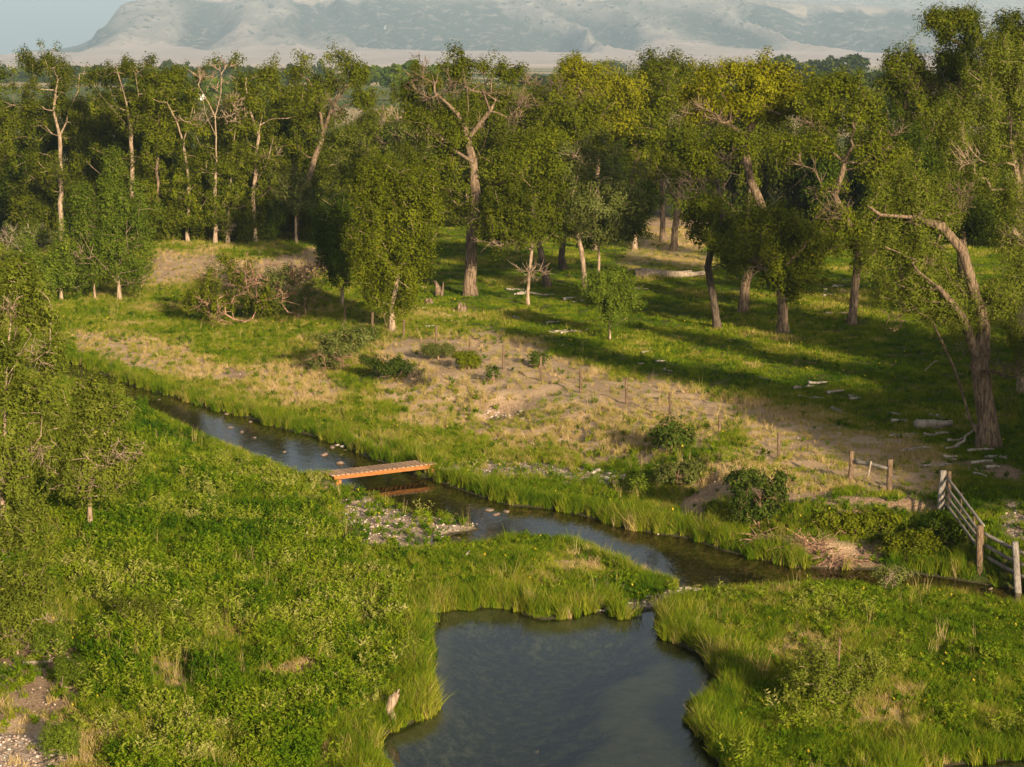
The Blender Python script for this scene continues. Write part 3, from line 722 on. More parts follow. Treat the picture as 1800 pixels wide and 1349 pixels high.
T('cottonwood_tree', 'tall cottonwood with steeply rising limbs and a straight pale trunk, behind the light green poplar', 'tree', (232, 428), [[(232, 330), (231, 232)], [(231, 232), (226, 180), (222, 150), (215, 110)], [(231, 225), (212, 195), (198, 165)], [(232, 228), (240, 205), (250, 165), (248, 130)]],
  [(210, 112, 18, 24), (243, 118, 28, 26), (185, 140, 24, 34), (225, 160, 42, 40), (262, 155, 26, 40), (190, 190, 30, 30), (255, 205, 32, 34), (215, 300, 42, 40), (245, 350, 36, 40)], 'leaf_dark', 'bark_pale', .33, 170, 62, .14, .7, wiggle=.09, limb_dep=2.2)
T('cottonwood_tree', 'narrow dark cottonwood with faint trunk between two tall pale-trunked ones', 'tree', (283, 424), [[(275, 300), (280, 200), (285, 150)], [(278, 240), (295, 190)]],
  [(282, 135, 22, 26), (310, 155, 20, 30), (275, 185, 26, 40), (300, 215, 28, 36), (275, 280, 26, 46), (280, 360, 24, 40)], 'leaf_olive', 'bark_brown', .25, 120, 65, .14, .7)
T('cottonwood_tree', 'slim cottonwood whose bare pale trunk kinks left, thin crown', 'tree', (331, 428), [[(331, 340), (328, 290), (322, 250)], [(322, 250), (312, 215), (295, 180)], [(322, 250), (335, 215), (342, 198)]],
  [(300, 160, 22, 24), (328, 165, 22, 26), (312, 195, 26, 24), (345, 225, 22, 24), (322, 330, 30, 34), (340, 375, 28, 26)], 'leaf_olive', 'bark_pale', .24, 105, 58, .14, .65, bare=[(350, 215, 18, 22), (298, 238, 14, 10)], nbare=9)
T('cottonwood_tree', 'tall slender cottonwood with long lit trunk and wispy bare upper branches', 'tree', (378, 430), [[(378, 330), (380, 240), (378, 205)], [(378, 205), (368, 180), (352, 150)], [(378, 205), (390, 165), (392, 130)], [(379, 230), (362, 200), (358, 170)]],
  [(350, 125, 14, 20), (384, 112, 13, 14), (412, 118, 14, 18), (345, 160, 18, 20), (400, 165, 16, 24), (365, 270, 30, 34), (385, 330, 32, 36), (360, 380, 28, 26)], 'leaf_dark', 'bark_pale', .26, 120, 52, .14, .62, bare=[(385, 145, 22, 32), (350, 150, 16, 20)], nbare=26)
T('poplar_tree', 'half-dead poplar with upswept bare twigs and brushy base', 'tree', (401, 430), [[(402, 350), (408, 270), (414, 210), (414, 165)]],
  [(402, 300, 26, 34), (420, 250, 16, 30), (395, 375, 28, 26)], 'leaf_olive', 'bark_pale', .24, 55, 45, .14, .6, bare=[(414, 185, 16, 44), (398, 405, 16, 22)], nbare=46, wiggle=.05)
T('cottonwood_tree', 'rounded cottonwood with broken leaning pale stems below its crown', 'tree', (448, 428), [[(446, 330), (455, 240), (462, 200)], [(446, 330), (470, 290), (484, 240)], [(455, 240), (440, 190), (436, 150)]],
  [(438, 140, 24, 24), (478, 138, 26, 24), (455, 175, 40, 32), (500, 190, 24, 34), (450, 225, 30, 26), (470, 290, 34, 36), (440, 350, 34, 36)], 'leaf_olive', 'bark_pale', .28, 150, 62, .14, .7, bare=[(470, 285, 34, 20)], nbare=9)
T('cottonwood_tree', 'spreading cottonwood with heavy leaning limb bare along its underside', 'tree', (520, 420), [[(540, 320), (568, 235), (580, 200)], [(580, 200), (600, 160), (625, 140)], [(568, 228), (560, 180), (545, 140)], [(580, 200), (610, 185), (640, 178)]],
  [(540, 115, 40, 22), (590, 118, 46, 24), (630, 130, 28, 20), (520, 150, 28, 30), (570, 150, 50, 22), (640, 160, 24, 22), (545, 200, 34, 34), (520, 250, 30, 34)], 'leaf_olive', 'bark_brown', .42, 190, 62, .14, .72, bare=[(615, 178, 34, 16)], nbare=12)
T('cottonwood_tree', 'smaller rounded cottonwood with grey trunk at the edge of the dry glade', 'tree', (521, 428), [[(520, 390), (522, 350)], [(522, 380), (535, 340)]],
  [(505, 330, 28, 26), (535, 335, 30, 30), (520, 365, 34, 26), (548, 370, 24, 24)], 'leaf_sage', 'bark_pale', .17, 90, 65, .13, .62, bare=[(545, 380, 22, 20)], nbare=10)
T('cottonwood_tree', 'soft green tree filling the gap left of the great twin-limbed cottonwood', 'tree', (650, 448), [[(655, 360), (648, 290), (640, 240)]],
  [(640, 215, 34, 26), (610, 250, 36, 30), (665, 255, 36, 34), (600, 300, 34, 34), (650, 310, 44, 40), (690, 290, 26, 34)], 'leaf_willow', 'bark_pale', .25, 140, 65, .14, .75, bare=[(668, 235, 30, 36)], nbare=12)
T('cottonwood_tree', 'grey-green tree with thin pale stems, beside the great cottonwood', 'tree', (722, 470), [[(720, 380), (716, 300), (706, 250)], [(716, 300), (735, 250)]],
  [(700, 240, 28, 24), (728, 270, 28, 28), (690, 290, 30, 34), (725, 320, 30, 34)], 'leaf_sage', 'bark_pale', .2, 85, 60, .14, .7, bare=[(712, 255, 32, 34)], nbare=16)

# ---- light green poplars and saplings at the meadow's far left
T('poplar_tree', 'tall light green poplar clump with many slender stems at the meadow edge', 'tree', (210, 530), [[(205, 470), (196, 390), (194, 330), (196, 285)], [(205, 480), (232, 430), (240, 380)], [(205, 490), (170, 440), (160, 400)]],
  [(196, 290, 22, 26), (192, 335, 40, 30), (225, 350, 26, 30), (165, 365, 34, 30), (205, 395, 60, 40), (150, 405, 34, 30), (250, 420, 26, 40), (190, 450, 60, 36), (245, 475, 28, 34), (165, 470, 34, 34)], 'leaf_fresh', 'bark_pale', .2, 340, 66, .115, .66, bare=[(240, 500, 24, 20)], nbare=10)
T('poplar_tree', 'leaning pale sapling with sparse grey twigs beside the poplar clump', 'tree', (168, 528), [[(164, 490), (156, 455), (146, 430)]], [(150, 410, 22, 22), (165, 450, 18, 18)], 'leaf_fresh', 'bark_pale', .11, 30, 50, .11, .5, bare=[(146, 450, 16, 26)], nbare=16)
T('poplar_tree', 'short bushy poplar with stubby pale trunk at the far meadow edge', 'tree', (108, 530), [[(107, 500), (104, 460)]], [(100, 440, 34, 26), (75, 465, 26, 28), (122, 470, 24, 30), (100, 490, 34, 20)], 'leaf_fresh', 'bark_pale', .15, 110, 60, .115, .6)
T('willow_bush', 'fresh green bush growing in front of the grey thicket', 'bush', (60, 520), [[(58, 495), (56, 470)]], [(56, 465, 34, 26), (30, 485, 26, 24), (80, 490, 24, 24)], 'leaf_fresh', 'bark_pale', .09, 70, 60, .115, .6)

# ---- middle trees
T('poplar_tree', 'slim bluish young poplar tucked behind the dense rounded one', 'tree', (601, 537), [[(602, 500), (596, 440), (592, 390)]], [(590, 365, 28, 26), (580, 400, 34, 34), (605, 425, 30, 40), (575, 450, 24, 34), (600, 475, 26, 26)], 'leaf_shade', 'bark_pale', .15, 150, 65, .11, .6)
T('poplar_tree', 'dense rounded young poplar, brightest crown beside the wire fence', 'tree', (690, 582), [[(688, 540), (700, 480), (702, 420), (690, 340)], [(700, 480), (720, 420), (735, 370)], [(700, 470), (665, 410), (655, 350)], [(690, 540), (676, 552), (684, 578)]],
  [(660, 310, 34, 26), (700, 325, 44, 34), (738, 335, 30, 30), (640, 350, 34, 34), (690, 375, 60, 40), (745, 385, 30, 40), (640, 410, 36, 40), (700, 440, 62, 40), (748, 440, 24, 36), (665, 480, 44, 34), (715, 495, 40, 34), (670, 520, 36, 22), (710, 530, 30, 18)], 'leaf_olive', 'bark_pale', .22, 520, 70, .105, .68)
T('cottonwood_tree', 'great old cottonwood with two spreading limbs and a thick furrowed trunk', 'tree', (827, 521), [[(828, 470), (830, 400), (836, 345), (833, 300), (831, 285)], [(831, 285), (822, 245), (818, 225), (805, 200), (790, 185), (765, 160)], [(835, 285), (848, 262), (860, 225), (868, 215), (885, 190), (905, 165)], [(818, 225), (824, 190), (822, 150), (815, 120)],
   [(860, 225), (862, 195), (850, 160)], [(831, 350), (800, 330), (775, 318)], [(790, 260), (765, 230), (745, 215), (720, 210)], [(831, 290), (805, 268), (775, 250), (755, 225)]],
  [(806, 105, 20, 20), (838, 112, 14, 16), (880, 110, 22, 18), (910, 125, 20, 20), (735, 130, 28, 20), (718, 155, 24, 20), (770, 130, 18, 24), (810, 145, 30, 28), (885, 150, 24, 28), (730, 190, 26, 26), (770, 195, 24, 24), (820, 185, 26, 24), (880, 195, 20, 30), (760, 240, 34, 26), (800, 255, 30, 24), (745, 285, 34, 26), (790, 310, 30, 30), (880, 290, 30, 26), (870, 330, 28, 30), (800, 345, 30, 20)],
  'leaf_dark', 'bark_brown', .62, 330, 56, .125, .62, bare=[(770, 155, 34, 42), (920, 165, 24, 30), (845, 150, 22, 30), (700, 212, 22, 8), (895, 208, 30, 8), (860, 405, 22, 26), (770, 330, 24, 8), (840, 240, 14, 20)], nbare=150, wiggle=.1, limb_dep=2.6)
T('cottonwood_tree', 'slim cottonwood with thin pale straight trunk and drooping dead lower twigs', 'tree', (928, 537), [[(930, 490), (935, 440), (937, 380), (935, 330)], [(935, 450), (905, 425), (890, 415)], [(936, 440), (965, 415)]],
  [(935, 310, 34, 22), (915, 340, 30, 26), (960, 350, 34, 30), (880, 375, 34, 30), (935, 385, 40, 30), (985, 390, 30, 30), (870, 410, 26, 20)], 'leaf_dark', 'bark_pale', .16, 190, 60, .115, .6, bare=[(905, 425, 30, 18), (955, 430, 28, 18), (932, 480, 18, 24)], nbare=42)
T('cottonwood_tree', 'dark leaning double-trunked tree in the shade behind the slim pale one', 'tree', (965, 505), [[(955, 470), (945, 420), (935, 360)], [(963, 480), (972, 430), (985, 380)], [(962, 490), (918, 470), (905, 420)]],
  [(900, 260, 34, 30), (945, 250, 38, 34), (925, 300, 40, 30), (985, 280, 30, 30), (975, 330, 34, 34)], 'leaf_olive', 'bark_dark', .34, 150, 65, .13, .75)
T('cottonwood_tree', 'shaded upright cottonwood with straight grey trunk deep in the grove', 'tree', (990, 474), [[(990, 400), (985, 330), (975, 260)], [(985, 330), (1010, 250)]], [(960, 200, 40, 34), (1005, 195, 40, 34), (985, 240, 50, 34), (1040, 230, 30, 34), (950, 160, 30, 24)], 'leaf_olive', 'bark_dark', .36, 160, 62, .14, .78, bare=[(955, 185, 24, 34), (975, 170, 18, 26)], nbare=24)
T('cottonwood_tree', 'cottonwood with mottled pale leaning trunk above the small sapling', 'tree', (1030, 506), [[(1022, 440), (1010, 390), (1004, 350)], [(1012, 400), (1040, 350), (1060, 310)], [(1004, 350), (1015, 310), (1020, 280)]],
  [(1020, 275, 34, 28), (1060, 270, 34, 30), (1000, 310, 30, 26), (1050, 320, 44, 30), (1090, 310, 30, 34), (1070, 370, 46, 34), (1110, 360, 26, 34), (1030, 380, 30, 34), (1060, 410, 34, 20)], 'leaf_sage', 'bark_pale', .26, 230, 62, .12, .68, bare=[(1010, 300, 24, 24)], nbare=10)
T('cottonwood_tree', 'slender grey tree whose thin stems stand behind the mottled leaning trunk', 'tree', (1053, 500), [[(1052, 430), (1056, 370), (1060, 330)], [(1052, 440), (1075, 400)]], [(1095, 395, 34, 24), (1125, 380, 26, 24), (1060, 420, 30, 20), (1130, 340, 24, 30)], 'leaf_shade', 'bark_pale', .15, 90, 62, .12, .62)
T('cottonwood_tree', 'broad yellow-green cottonwood crown with bare fork, second from the great one', 'tree', (1045, 440), [[(1050, 340), (1050, 270), (1048, 215)], [(1048, 215), (1030, 180)], [(1048, 215), (1070, 185)]],
  [(1010, 125, 40, 18), (1065, 130, 40, 20), (980, 150, 36, 26), (1030, 160, 50, 24), (1085, 165, 40, 26), (1050, 200, 50, 26), (1090, 215, 40, 30), (1030, 235, 40, 24)], 'leaf_yellow', 'bark_brown', .34, 210, 60, .14, .78, bare=[(1030, 185, 20, 16), (950, 200, 16, 30)], nbare=12)
T('cottonwood_tree', 'mid-green cottonwood with light stub branches near the upright brown trunk', 'tree', (1115, 440), [[(1115, 360), (1110, 310), (1125, 270)], [(1110, 310), (1140, 330)]], [(1130, 150, 44, 26), (1165, 175, 36, 30), (1120, 190, 44, 30), (1150, 220, 46, 34), (1110, 250, 40, 30), (1170, 270, 30, 30)], 'leaf_olive', 'bark_pale', .28, 170, 62, .14, .78, bare=[(1130, 330, 30, 34)], nbare=8)
T('cottonwood_tree', 'rounded dark-crowned cottonwood rising over the grove skyline beside the yellowest crown', 'tree', (1165, 425), [[(1165, 330), (1162, 220), (1160, 150)], [(1162, 220), (1190, 160)]], [(1160, 115, 32, 18), (1190, 125, 26, 20), (1140, 130, 22, 18), (1165, 150, 44, 26), (1200, 170, 34, 30)], 'leaf_dark', 'bark_brown', .36, 140, 62, .14, .75)
T('cottonwood_tree', 'cottonwood with thick sunlit brown trunk curving up from the back pasture', 'tree', (1184, 441), [[(1186, 405), (1192, 355), (1196, 310), (1190, 260)], [(1192, 350), (1160, 310)], [(1196, 310), (1225, 270)]],
  [(1180, 240, 40, 30), (1215, 250, 34, 34), (1150, 265, 34, 30), (1195, 290, 44, 30), (1235, 300, 30, 30), (1145, 310, 26, 20)], 'leaf_olive', 'bark_brown', .42, 170, 64, .13, .75, bare=[(1150, 350, 24, 12)], nbare=6)
T('sapling', 'small lollipop-shaped sapling alone on the pasture with a thin pale stem', 'tree', (1072, 597), [[(1072, 560), (1070, 520), (1072, 490)]], [(1070, 485, 24, 18), (1052, 510, 24, 20), (1088, 512, 24, 24), (1070, 535, 38, 22), (1070, 505, 30, 26)], 'leaf_fresh', 'bark_pale', .085, 150, 75, .085, .46)

# ---- right grove
T('cottonwood_tree', 'big yellow-topped cottonwood with fan of sunlit orange limbs', 'tree', (1306, 549), [[(1310, 500), (1335, 410), (1342, 370), (1320, 320), (1312, 280), (1309, 240)], [(1309, 240), (1290, 225), (1270, 215), (1255, 200)], [(1309, 240), (1318, 200), (1312, 170)], [(1309, 245), (1275, 225), (1240, 205)], [(1312, 280), (1290, 292), (1270, 320), (1255, 330)], [(1342, 370), (1390, 330), (1420, 300), (1430, 285)], [(1315, 210), (1340, 190), (1365, 200)]],
  [(1300, 118, 34, 20), (1255, 135, 34, 24), (1350, 128, 38, 22), (1230, 165, 30, 28), (1290, 155, 44, 24), (1345, 165, 46, 26), (1395, 160, 34, 28), (1255, 185, 34, 18), (1320, 190, 44, 20), (1385, 200, 40, 26), (1230, 200, 24, 14)], 'leaf_yellow', 'bark_brown', .46, 290, 56, .125, .66, bare=[(1225, 200, 24, 12), (1275, 205, 24, 16), (1240, 235, 34, 8)], nbare=40, limb_dep=2.4)
T('cottonwood_tree', 'dark leaning tree with bleached crooked dead branches low on its trunk', 'tree', (1262, 578), [[(1255, 530), (1244, 470), (1252, 430), (1270, 380), (1262, 320)], [(1262, 400), (1290, 340), (1300, 280)]],
  [(1245, 430, 34, 26), (1265, 395, 34, 30), (1235, 370, 26, 30), (1225, 270, 30, 34), (1290, 250, 34, 24), (1240, 300, 30, 26), (1285, 440, 24, 26)], 'leaf_dark', 'bark_dark', .34, 170, 62, .12, .66, bare=[(1265, 325, 54, 26), (1225, 330, 24, 40), (1275, 290, 26, 26)], nbare=50, wiggle=.3)
T('cottonwood_tree', 'low domed dark cottonwood on the thickest grey upright trunk', 'tree', (1378, 591), [[(1376, 540), (1372, 480), (1370, 440)], [(1372, 470), (1340, 430)], [(1372, 470), (1410, 430)]],
  [(1350, 395, 50, 24), (1300, 420, 34, 30), (1400, 405, 44, 30), (1345, 430, 60, 34), (1420, 445, 30, 40), (1300, 460, 34, 34), (1395, 490, 34, 34), (1350, 470, 34, 24), (1410, 520, 20, 20)], 'leaf_olive', 'bark_brown', .46, 270, 62, .115, .66, bare=[(1330, 480, 30, 20)], nbare=10)
T('cottonwood_tree', 'cottonwood with pale Y-shaped fork standing clear above the domed dark tree', 'tree', (1496, 572), [[(1502, 520), (1510, 440), (1490, 390), (1468, 345), (1482, 300), (1484, 285)], [(1484, 285), (1470, 255), (1450, 235), (1425, 215)], [(1484, 285), (1496, 255), (1510, 245)], [(1490, 260), (1492, 210), (1488, 180)], [(1495, 400), (1440, 405), (1405, 395)]],
  [(1490, 150, 38, 22), (1455, 165, 34, 26), (1520, 170, 34, 26), (1440, 200, 34, 26), (1490, 195, 40, 26), (1530, 205, 34, 26), (1430, 250, 34, 26), (1400, 270, 30, 30), (1440, 310, 30, 30), (1545, 260, 34, 30), (1560, 290, 30, 30), (1540, 340, 36, 34), (1470, 400, 34, 34), (1510, 430, 30, 40)], 'leaf_olive', 'bark_brown', .38, 300, 58, .12, .7, bare=[(1400, 290, 40, 12), (1545, 275, 36, 14), (1560, 235, 60, 8), (1460, 360, 30, 26), (1440, 225, 24, 14)], nbare=75, wiggle=.16, limb_dep=2.2)
T('cottonwood_tree', 'dark glossy cottonwood whose top pokes above the mesa plain', 'tree', (1600, 520), [[(1600, 400), (1600, 280), (1592, 180)], [(1600, 280), (1640, 220)]], [(1590, 98, 22, 18), (1570, 115, 22, 22), (1605, 125, 28, 26), (1630, 140, 28, 24), (1575, 150, 28, 24), (1610, 180, 46, 34), (1650, 210, 40, 34)], 'leaf_dark', 'bark_brown', .42, 170, 62, .13, .72, bare=[(1610, 155, 46, 14)], nbare=22)
T('cottonwood_tree', 'tallest dark cottonwood with three-knobbed crown against the mesa', 'tree', (1690, 520), [[(1690, 380), (1690, 240), (1688, 120)], [(1690, 240), (1720, 120)], [(1690, 220), (1650, 130)]],
  [(1660, 34, 26, 18), (1690, 28, 26, 16), (1725, 22, 18, 16), (1645, 58, 20, 18), (1680, 60, 34, 22), (1725, 60, 22, 24), (1660, 88, 28, 16), (1700, 95, 40, 26), (1670, 130, 34, 30), (1740, 130, 30, 30)], 'leaf_dark', 'bark_brown', .46, 200, 60, .125, .7)
T('cottonwood_tree', 'dark cottonwood top next to the three-knobbed one on the skyline', 'tree', (1800, 540), [[(1800, 380), (1796, 200), (1792, 80)], [(1796, 200), (1830, 100)]], [(1785, 32, 24, 18), (1815, 40, 24, 22), (1780, 62, 24, 20), (1820, 85, 34, 34), (1780, 100, 26, 26)], 'leaf_dark', 'bark_brown', .44, 130, 62, .125, .72)
T('willow_tree', 'tall light green willow with pinkish twin stems over the shady pasture', 'tree', (1800, 690), [[(1796, 560), (1790, 330), (1778, 250), (1774, 190)], [(1790, 330), (1765, 250), (1756, 205)], [(1780, 250), (1800, 210), (1810, 170)], [(1790, 350), (1760, 310)]],
  [(1735, 95, 40, 24), (1780, 95, 36, 24), (1705, 130, 34, 30), (1760, 140, 50, 34), (1690, 180, 40, 34), (1745, 195, 44, 34), (1800, 190, 34, 40), (1670, 230, 34, 34), (1725, 255, 44, 34), (1680, 280, 40, 30), (1790, 270, 30, 34), (1820, 240, 34, 60), (1730, 310, 34, 24)], 'leaf_willow', 'bark_pale', .36, 420, 62, .10, .62, aspect=.32, droop=.5, bare=[(1680, 270, 40, 24), (1750, 230, 24, 34)], nbare=24)
T('willow_tree', 'large spreading willow on two dark split trunks beside the rail fence pasture', 'tree', (1738, 787), [[(1736, 740), (1728, 690), (1722, 640), (1730, 580), (1720, 500)], [(1738, 770), (1705, 740), (1690, 690), (1672, 640), (1650, 595), (1640, 575)], [(1722, 620), (1690, 560), (1640, 500), (1600, 470)], [(1725, 560), (1690, 440), (1650, 395), (1600, 380), (1540, 375)], [(1724, 540), (1680, 430), (1672, 400)]],
  [(1600, 310, 40, 24), (1640, 320, 36, 26), (1560, 335, 34, 28), (1610, 350, 50, 30), (1665, 370, 36, 30), (1545, 375, 30, 26), (1590, 395, 44, 30), (1550, 440, 34, 30), (1610, 440, 44, 34), (1570, 480, 44, 34), (1640, 480, 40, 34), (1680, 520, 44, 40), (1620, 520, 44, 30), (1760, 530, 40, 44), (1700, 570, 34, 26), (1795, 610, 30, 44), (1580, 520, 34, 24), (1775, 690, 16, 30)],
  'leaf_willow', 'bark_brown', .62, 760, 60, .088, .50, aspect=.32, droop=.5, bare=[(1560, 575, 34, 34), (1620, 470, 34, 20), (1690, 350, 18, 40), (1700, 620, 30, 40), (1760, 680, 24, 40), (1650, 420, 30, 24)], nbare=75, wiggle=.2)
T('willow_tree', 'willow with bright foliage and dry twigs behind the split-trunk willow', 'tree', (1840, 740), [[(1836, 620), (1826, 500), (1815, 400)], [(1826, 500), (1790, 440)]], [(1775, 350, 30, 24), (1800, 380, 34, 34), (1770, 410, 26, 30), (1800, 450, 34, 40), (1830, 400, 40, 60), (1790, 510, 34, 34), (1840, 540, 50, 60)], 'leaf_willow', 'bark_pale', .34, 260, 62, .09, .56, aspect=.32, droop=.5, bare=[(1780, 410, 26, 30)], nbare=16)
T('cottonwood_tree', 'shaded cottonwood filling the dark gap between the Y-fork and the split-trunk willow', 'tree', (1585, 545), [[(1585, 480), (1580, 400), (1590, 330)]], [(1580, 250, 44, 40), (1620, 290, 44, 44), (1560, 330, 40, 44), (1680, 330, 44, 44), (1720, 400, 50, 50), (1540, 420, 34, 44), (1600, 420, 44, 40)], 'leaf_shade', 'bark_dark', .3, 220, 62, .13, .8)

# ---- left foreground
T('willow_tree', 'tall willow with white-barked trunk overhanging the weedy left bank', 'tree', (6, 1000), [[(5, 900), (7, 780), (10, 690), (14, 610), (20, 560)], [(10, 690), (40, 620), (70, 580)], [(8, 790), (-30, 700), (-60, 620)], [(6, 850), (50, 800), (80, 760)]],
  [(25, 475, 34, 26), (-10, 490, 40, 34), (50, 510, 34, 30), (10, 540, 50, 34), (70, 560, 30, 30), (85, 610, 30, 34), (40, 620, 44, 40), (-20, 620, 50, 50), (60, 680, 44, 44), (0, 720, 50, 50), (50, 760, 44, 40), (20, 830, 44, 50), (-30, 800, 50, 60), (40, 900, 40, 50), (0, 950, 50, 50), (40, 990, 34, 40)],
  'leaf_willow', 'bark_pale', .15, 900, 52, .075, .29, aspect=.34, droop=.3, bare=[(60, 640, 34, 40), (30, 540, 20, 20), (50, 820, 40, 20)], nbare=50, wiggle=.14, limb_dep=.6)
T('willow_tree', 'young willow with slim pale trunk standing in the leafy weeds', 'tree', (160, 945), [[(158, 900), (157, 850), (155, 780), (156, 720)], [(157, 860), (190, 810), (215, 770)], [(156, 840), (120, 800), (95, 770)]],
  [(160, 685, 34, 22), (130, 700, 34, 24), (190, 700, 30, 24), (150, 730, 50, 30), (205, 740, 34, 30), (105, 750, 34, 34), (160, 780, 50, 34), (215, 790, 34, 34), (100, 810, 40, 34), (170, 825, 54, 30), (125, 850, 44, 24), (215, 835, 30, 24)],
  'leaf_willow', 'bark_pale', .12, 660, 46, .070, .27, aspect=.34, bare=[(215, 790, 36, 40), (160, 840, 50, 20), (170, 720, 30, 30)], nbare=60, limb_dep=.5)
T('willow_bush', 'bushy willow with arching grey twigs at the foot of the white-barked tree', 'bush', (30, 1150), [[(30, 1110), (32, 1060)], [(30, 1130), (70, 1090)], [(30, 1130), (-10, 1080)]],
  [(20, 1030, 40, 40), (60, 1050, 34, 40), (-20, 1060, 44, 44), (40, 1100, 50, 34), (0, 1120, 50, 30)], 'leaf_willow', 'bark_pale', .06, 320, 50, .066, .27, aspect=.34, bare=[(80, 1085, 34, 24), (40, 1120, 40, 20)], nbare=34)

# ---- trees standing on past the fence, whose shadows lie over the pasture
for k, (x, y, hgt, w) in enumerate(((24.5, 68, 7, 4.0), (26.5, 62, 11, 4.6), (30.5, 55, 14, 5), (34, 57, 12.5, 5.5), (42, 52, 18, 6), (38, 74, 17, 6), (50, 66, 18, 6), (33, 84, 16, 5), (44, 92, 18, 6), (31, 74, 8, 4.5), (33, 66, 10, 5), (29, 52, 12, 5), (37, 46, 18, 6), (46, 44, 18, 6), (58, 56, 18, 6), (40, 63, 14, 6))):
    z = float(terrain_h(np.array([x]), np.array([y]))[0])
    rg = np.random.default_rng(900 + k); C = rg.normal(size=(150, 3)); C /= np.linalg.norm(C, axis=1, keepdims=True); C *= rg.random((150, 1)) ** .4
    C = C * np.array([w, w, hgt * .38]) + np.array([0, 0, hgt * .62])
    N_, p_, r_, e_ = grow([np.array([[0, 0, -.3], [.3, 0, hgt * .3], [-.2, .2, hgt * .6]])], .4, C, np.zeros((0, 3)), rg)
    rt = empty('cottonwood_tree', (x, y, z)); tag(rt, 'full-crowned cottonwood past the rail fence, shading the pasture', 'tree', 'cottonwoods past the rail fence')
    obj('trunk', skel_mesh('trunk', N_, p_, r_), M['bark_brown'], rt)
    obj('crown', leaf_mesh('crown', C, 1.2 * (.7 + .6 * rg.random(150)), 40, .26, rg), M['leaf_olive'], rt)

# ------------------------------------------------------------------ shrubs
def shrub(name, label, cat, base, lobes, leaf, bark='dead_red', n=60, per=50, size=.07, crad=.3, bare=(), nbare=0, r0=.06, aspect=.6, wiggle=.2, sides=None, droop=0., squash=.85):
    x, y = base
    tr = [[(x, y - 6)]] + [[(x, y - 4), (x + dx, y - 12)] for dx in (-18, 14, -8)]
    return make_tree(name, label, cat, base, tr, lobes, leaf, bark, r0, n, per, size, crad, bare, nbare, None, aspect=aspect, wiggle=wiggle, limb_dep=.5, droop=droop, squash=squash)
shrub('willow_thicket', 'tangled half-dead thicket with reddish curved stems in the far meadow', 'thicket', (430, 572), [(410, 475, 40, 26), (370, 505, 40, 26), (430, 510, 44, 30), (385, 540, 34, 24), (470, 530, 30, 26), (340, 520, 24, 18)], 'leaf_olive', 'dead_red', 130, 42, .11, .5, [(440, 500, 60, 46), (390, 540, 50, 24), (400, 465, 40, 30)], 110, .12)
shrub('willow_thicket', 'knotted grey-stemmed thicket beside the curved-stem one', 'thicket', (525, 560), [(520, 490, 30, 18), (545, 515, 22, 20), (500, 525, 26, 20), (480, 500, 24, 20)], 'leaf_sage', 'dead_red', 60, 40, .11, .48, [(520, 505, 44, 34), (540, 490, 34, 34)], 100, .1)
shrub('grey_bush', 'grey twiggy bush in the shade at the grove corner', 'bush', (40, 470), [(40, 415, 34, 18), (15, 425, 28, 16), (70, 420, 24, 20)], 'leaf_sage', 'dead', 70, 50, .12, .6, [(40, 425, 44, 26)], 50, .1)
shrub('bush', 'large dull green bush with dead centre below the wire fence', 'bush', (592, 655), [(575, 600, 26, 18), (610, 595, 26, 18), (600, 615, 36, 18), (640, 592, 24, 14), (570, 625, 20, 16)], 'leaf_sage', 'dead_red', 110, 50, .085, .36, [(600, 630, 34, 20)], 40)
shrub('bush', 'small dark green bush tucked against the dull large one', 'bush', (650, 605), [(648, 590, 22, 11), (630, 594, 14, 10)], 'leaf_rose', 'dead_red', 50, 50, .085, .32)
shrub('bush', 'low trailing green bush spilling down the dry slope', 'bush', (690, 668), [(665, 640, 20, 11), (690, 648, 26, 12), (715, 660, 18, 11), (648, 632, 12, 8)], 'leaf_rose', 'dead_red', 90, 50, .08, .33)
shrub('bush', 'dead grey-brown weed clump at the end of the trailing bush', 'bush', (738, 678), [(738, 668, 8, 5)], 'leaf_sage', 'bark_dark', 8, 20, .06, .25, [(738, 662, 14, 14)], 40, .04)
shrub('bush', 'flat grassy bush between two posts of the wire fence', 'bush', (770, 632), [(770, 620, 26, 9), (748, 618, 14, 6), (790, 622, 12, 7)], 'leaf_sage', 'dead_red', 70, 55, .08, .3, aspect=.3)
shrub('bush', 'round yellow-green bush with darker tip at a fence post on the dry ground', 'bush', (824, 650), [(824, 635, 20, 13), (838, 622, 8, 9), (812, 640, 10, 8)], 'leaf_olive', 'dead_red', 80, 55, .075, .3, aspect=.35)
shrub('bush', 'tiny dark tuft of a bush right behind a reddish fence post', 'bush', (948, 648), [(948, 640, 14, 5)], 'leaf_rose', 'dead_red', 24, 45, .07, .25)
shrub('bush', 'sprig of two dark upright leafy stems on the bare dry slope', 'bush', (868, 673), [(862, 666, 4, 6), (873, 664, 4, 8)], 'leaf_rose', 'dead_red', 14, 40, .06, .2)
shrub('rose_bush', 'wild rose bush with rusty leaves where the wire fence meets the slope', 'bush', (1186, 796), [(1186, 748, 20, 16), (1165, 768, 18, 14), (1200, 770, 20, 16), (1185, 782, 28, 12), (1215, 760, 8, 8)], 'leaf_rose', 'dead_red', 110, 42, .065, .27, [(1190, 752, 22, 16)], 4)
shrub('rose_bush', 'big dark wild rose bush overhanging the eroded creek bank', 'bush', (1335, 930), [(1310, 850, 28, 18), (1345, 862, 30, 20), (1300, 880, 24, 20), (1335, 890, 44, 22), (1370, 890, 22, 18), (1330, 912, 34, 14), (1368, 845, 10, 12), (1300, 840, 12, 10)], 'leaf_rose', 'dead_red', 210, 46, .055, .25, [(1335, 858, 40, 24)], 4)
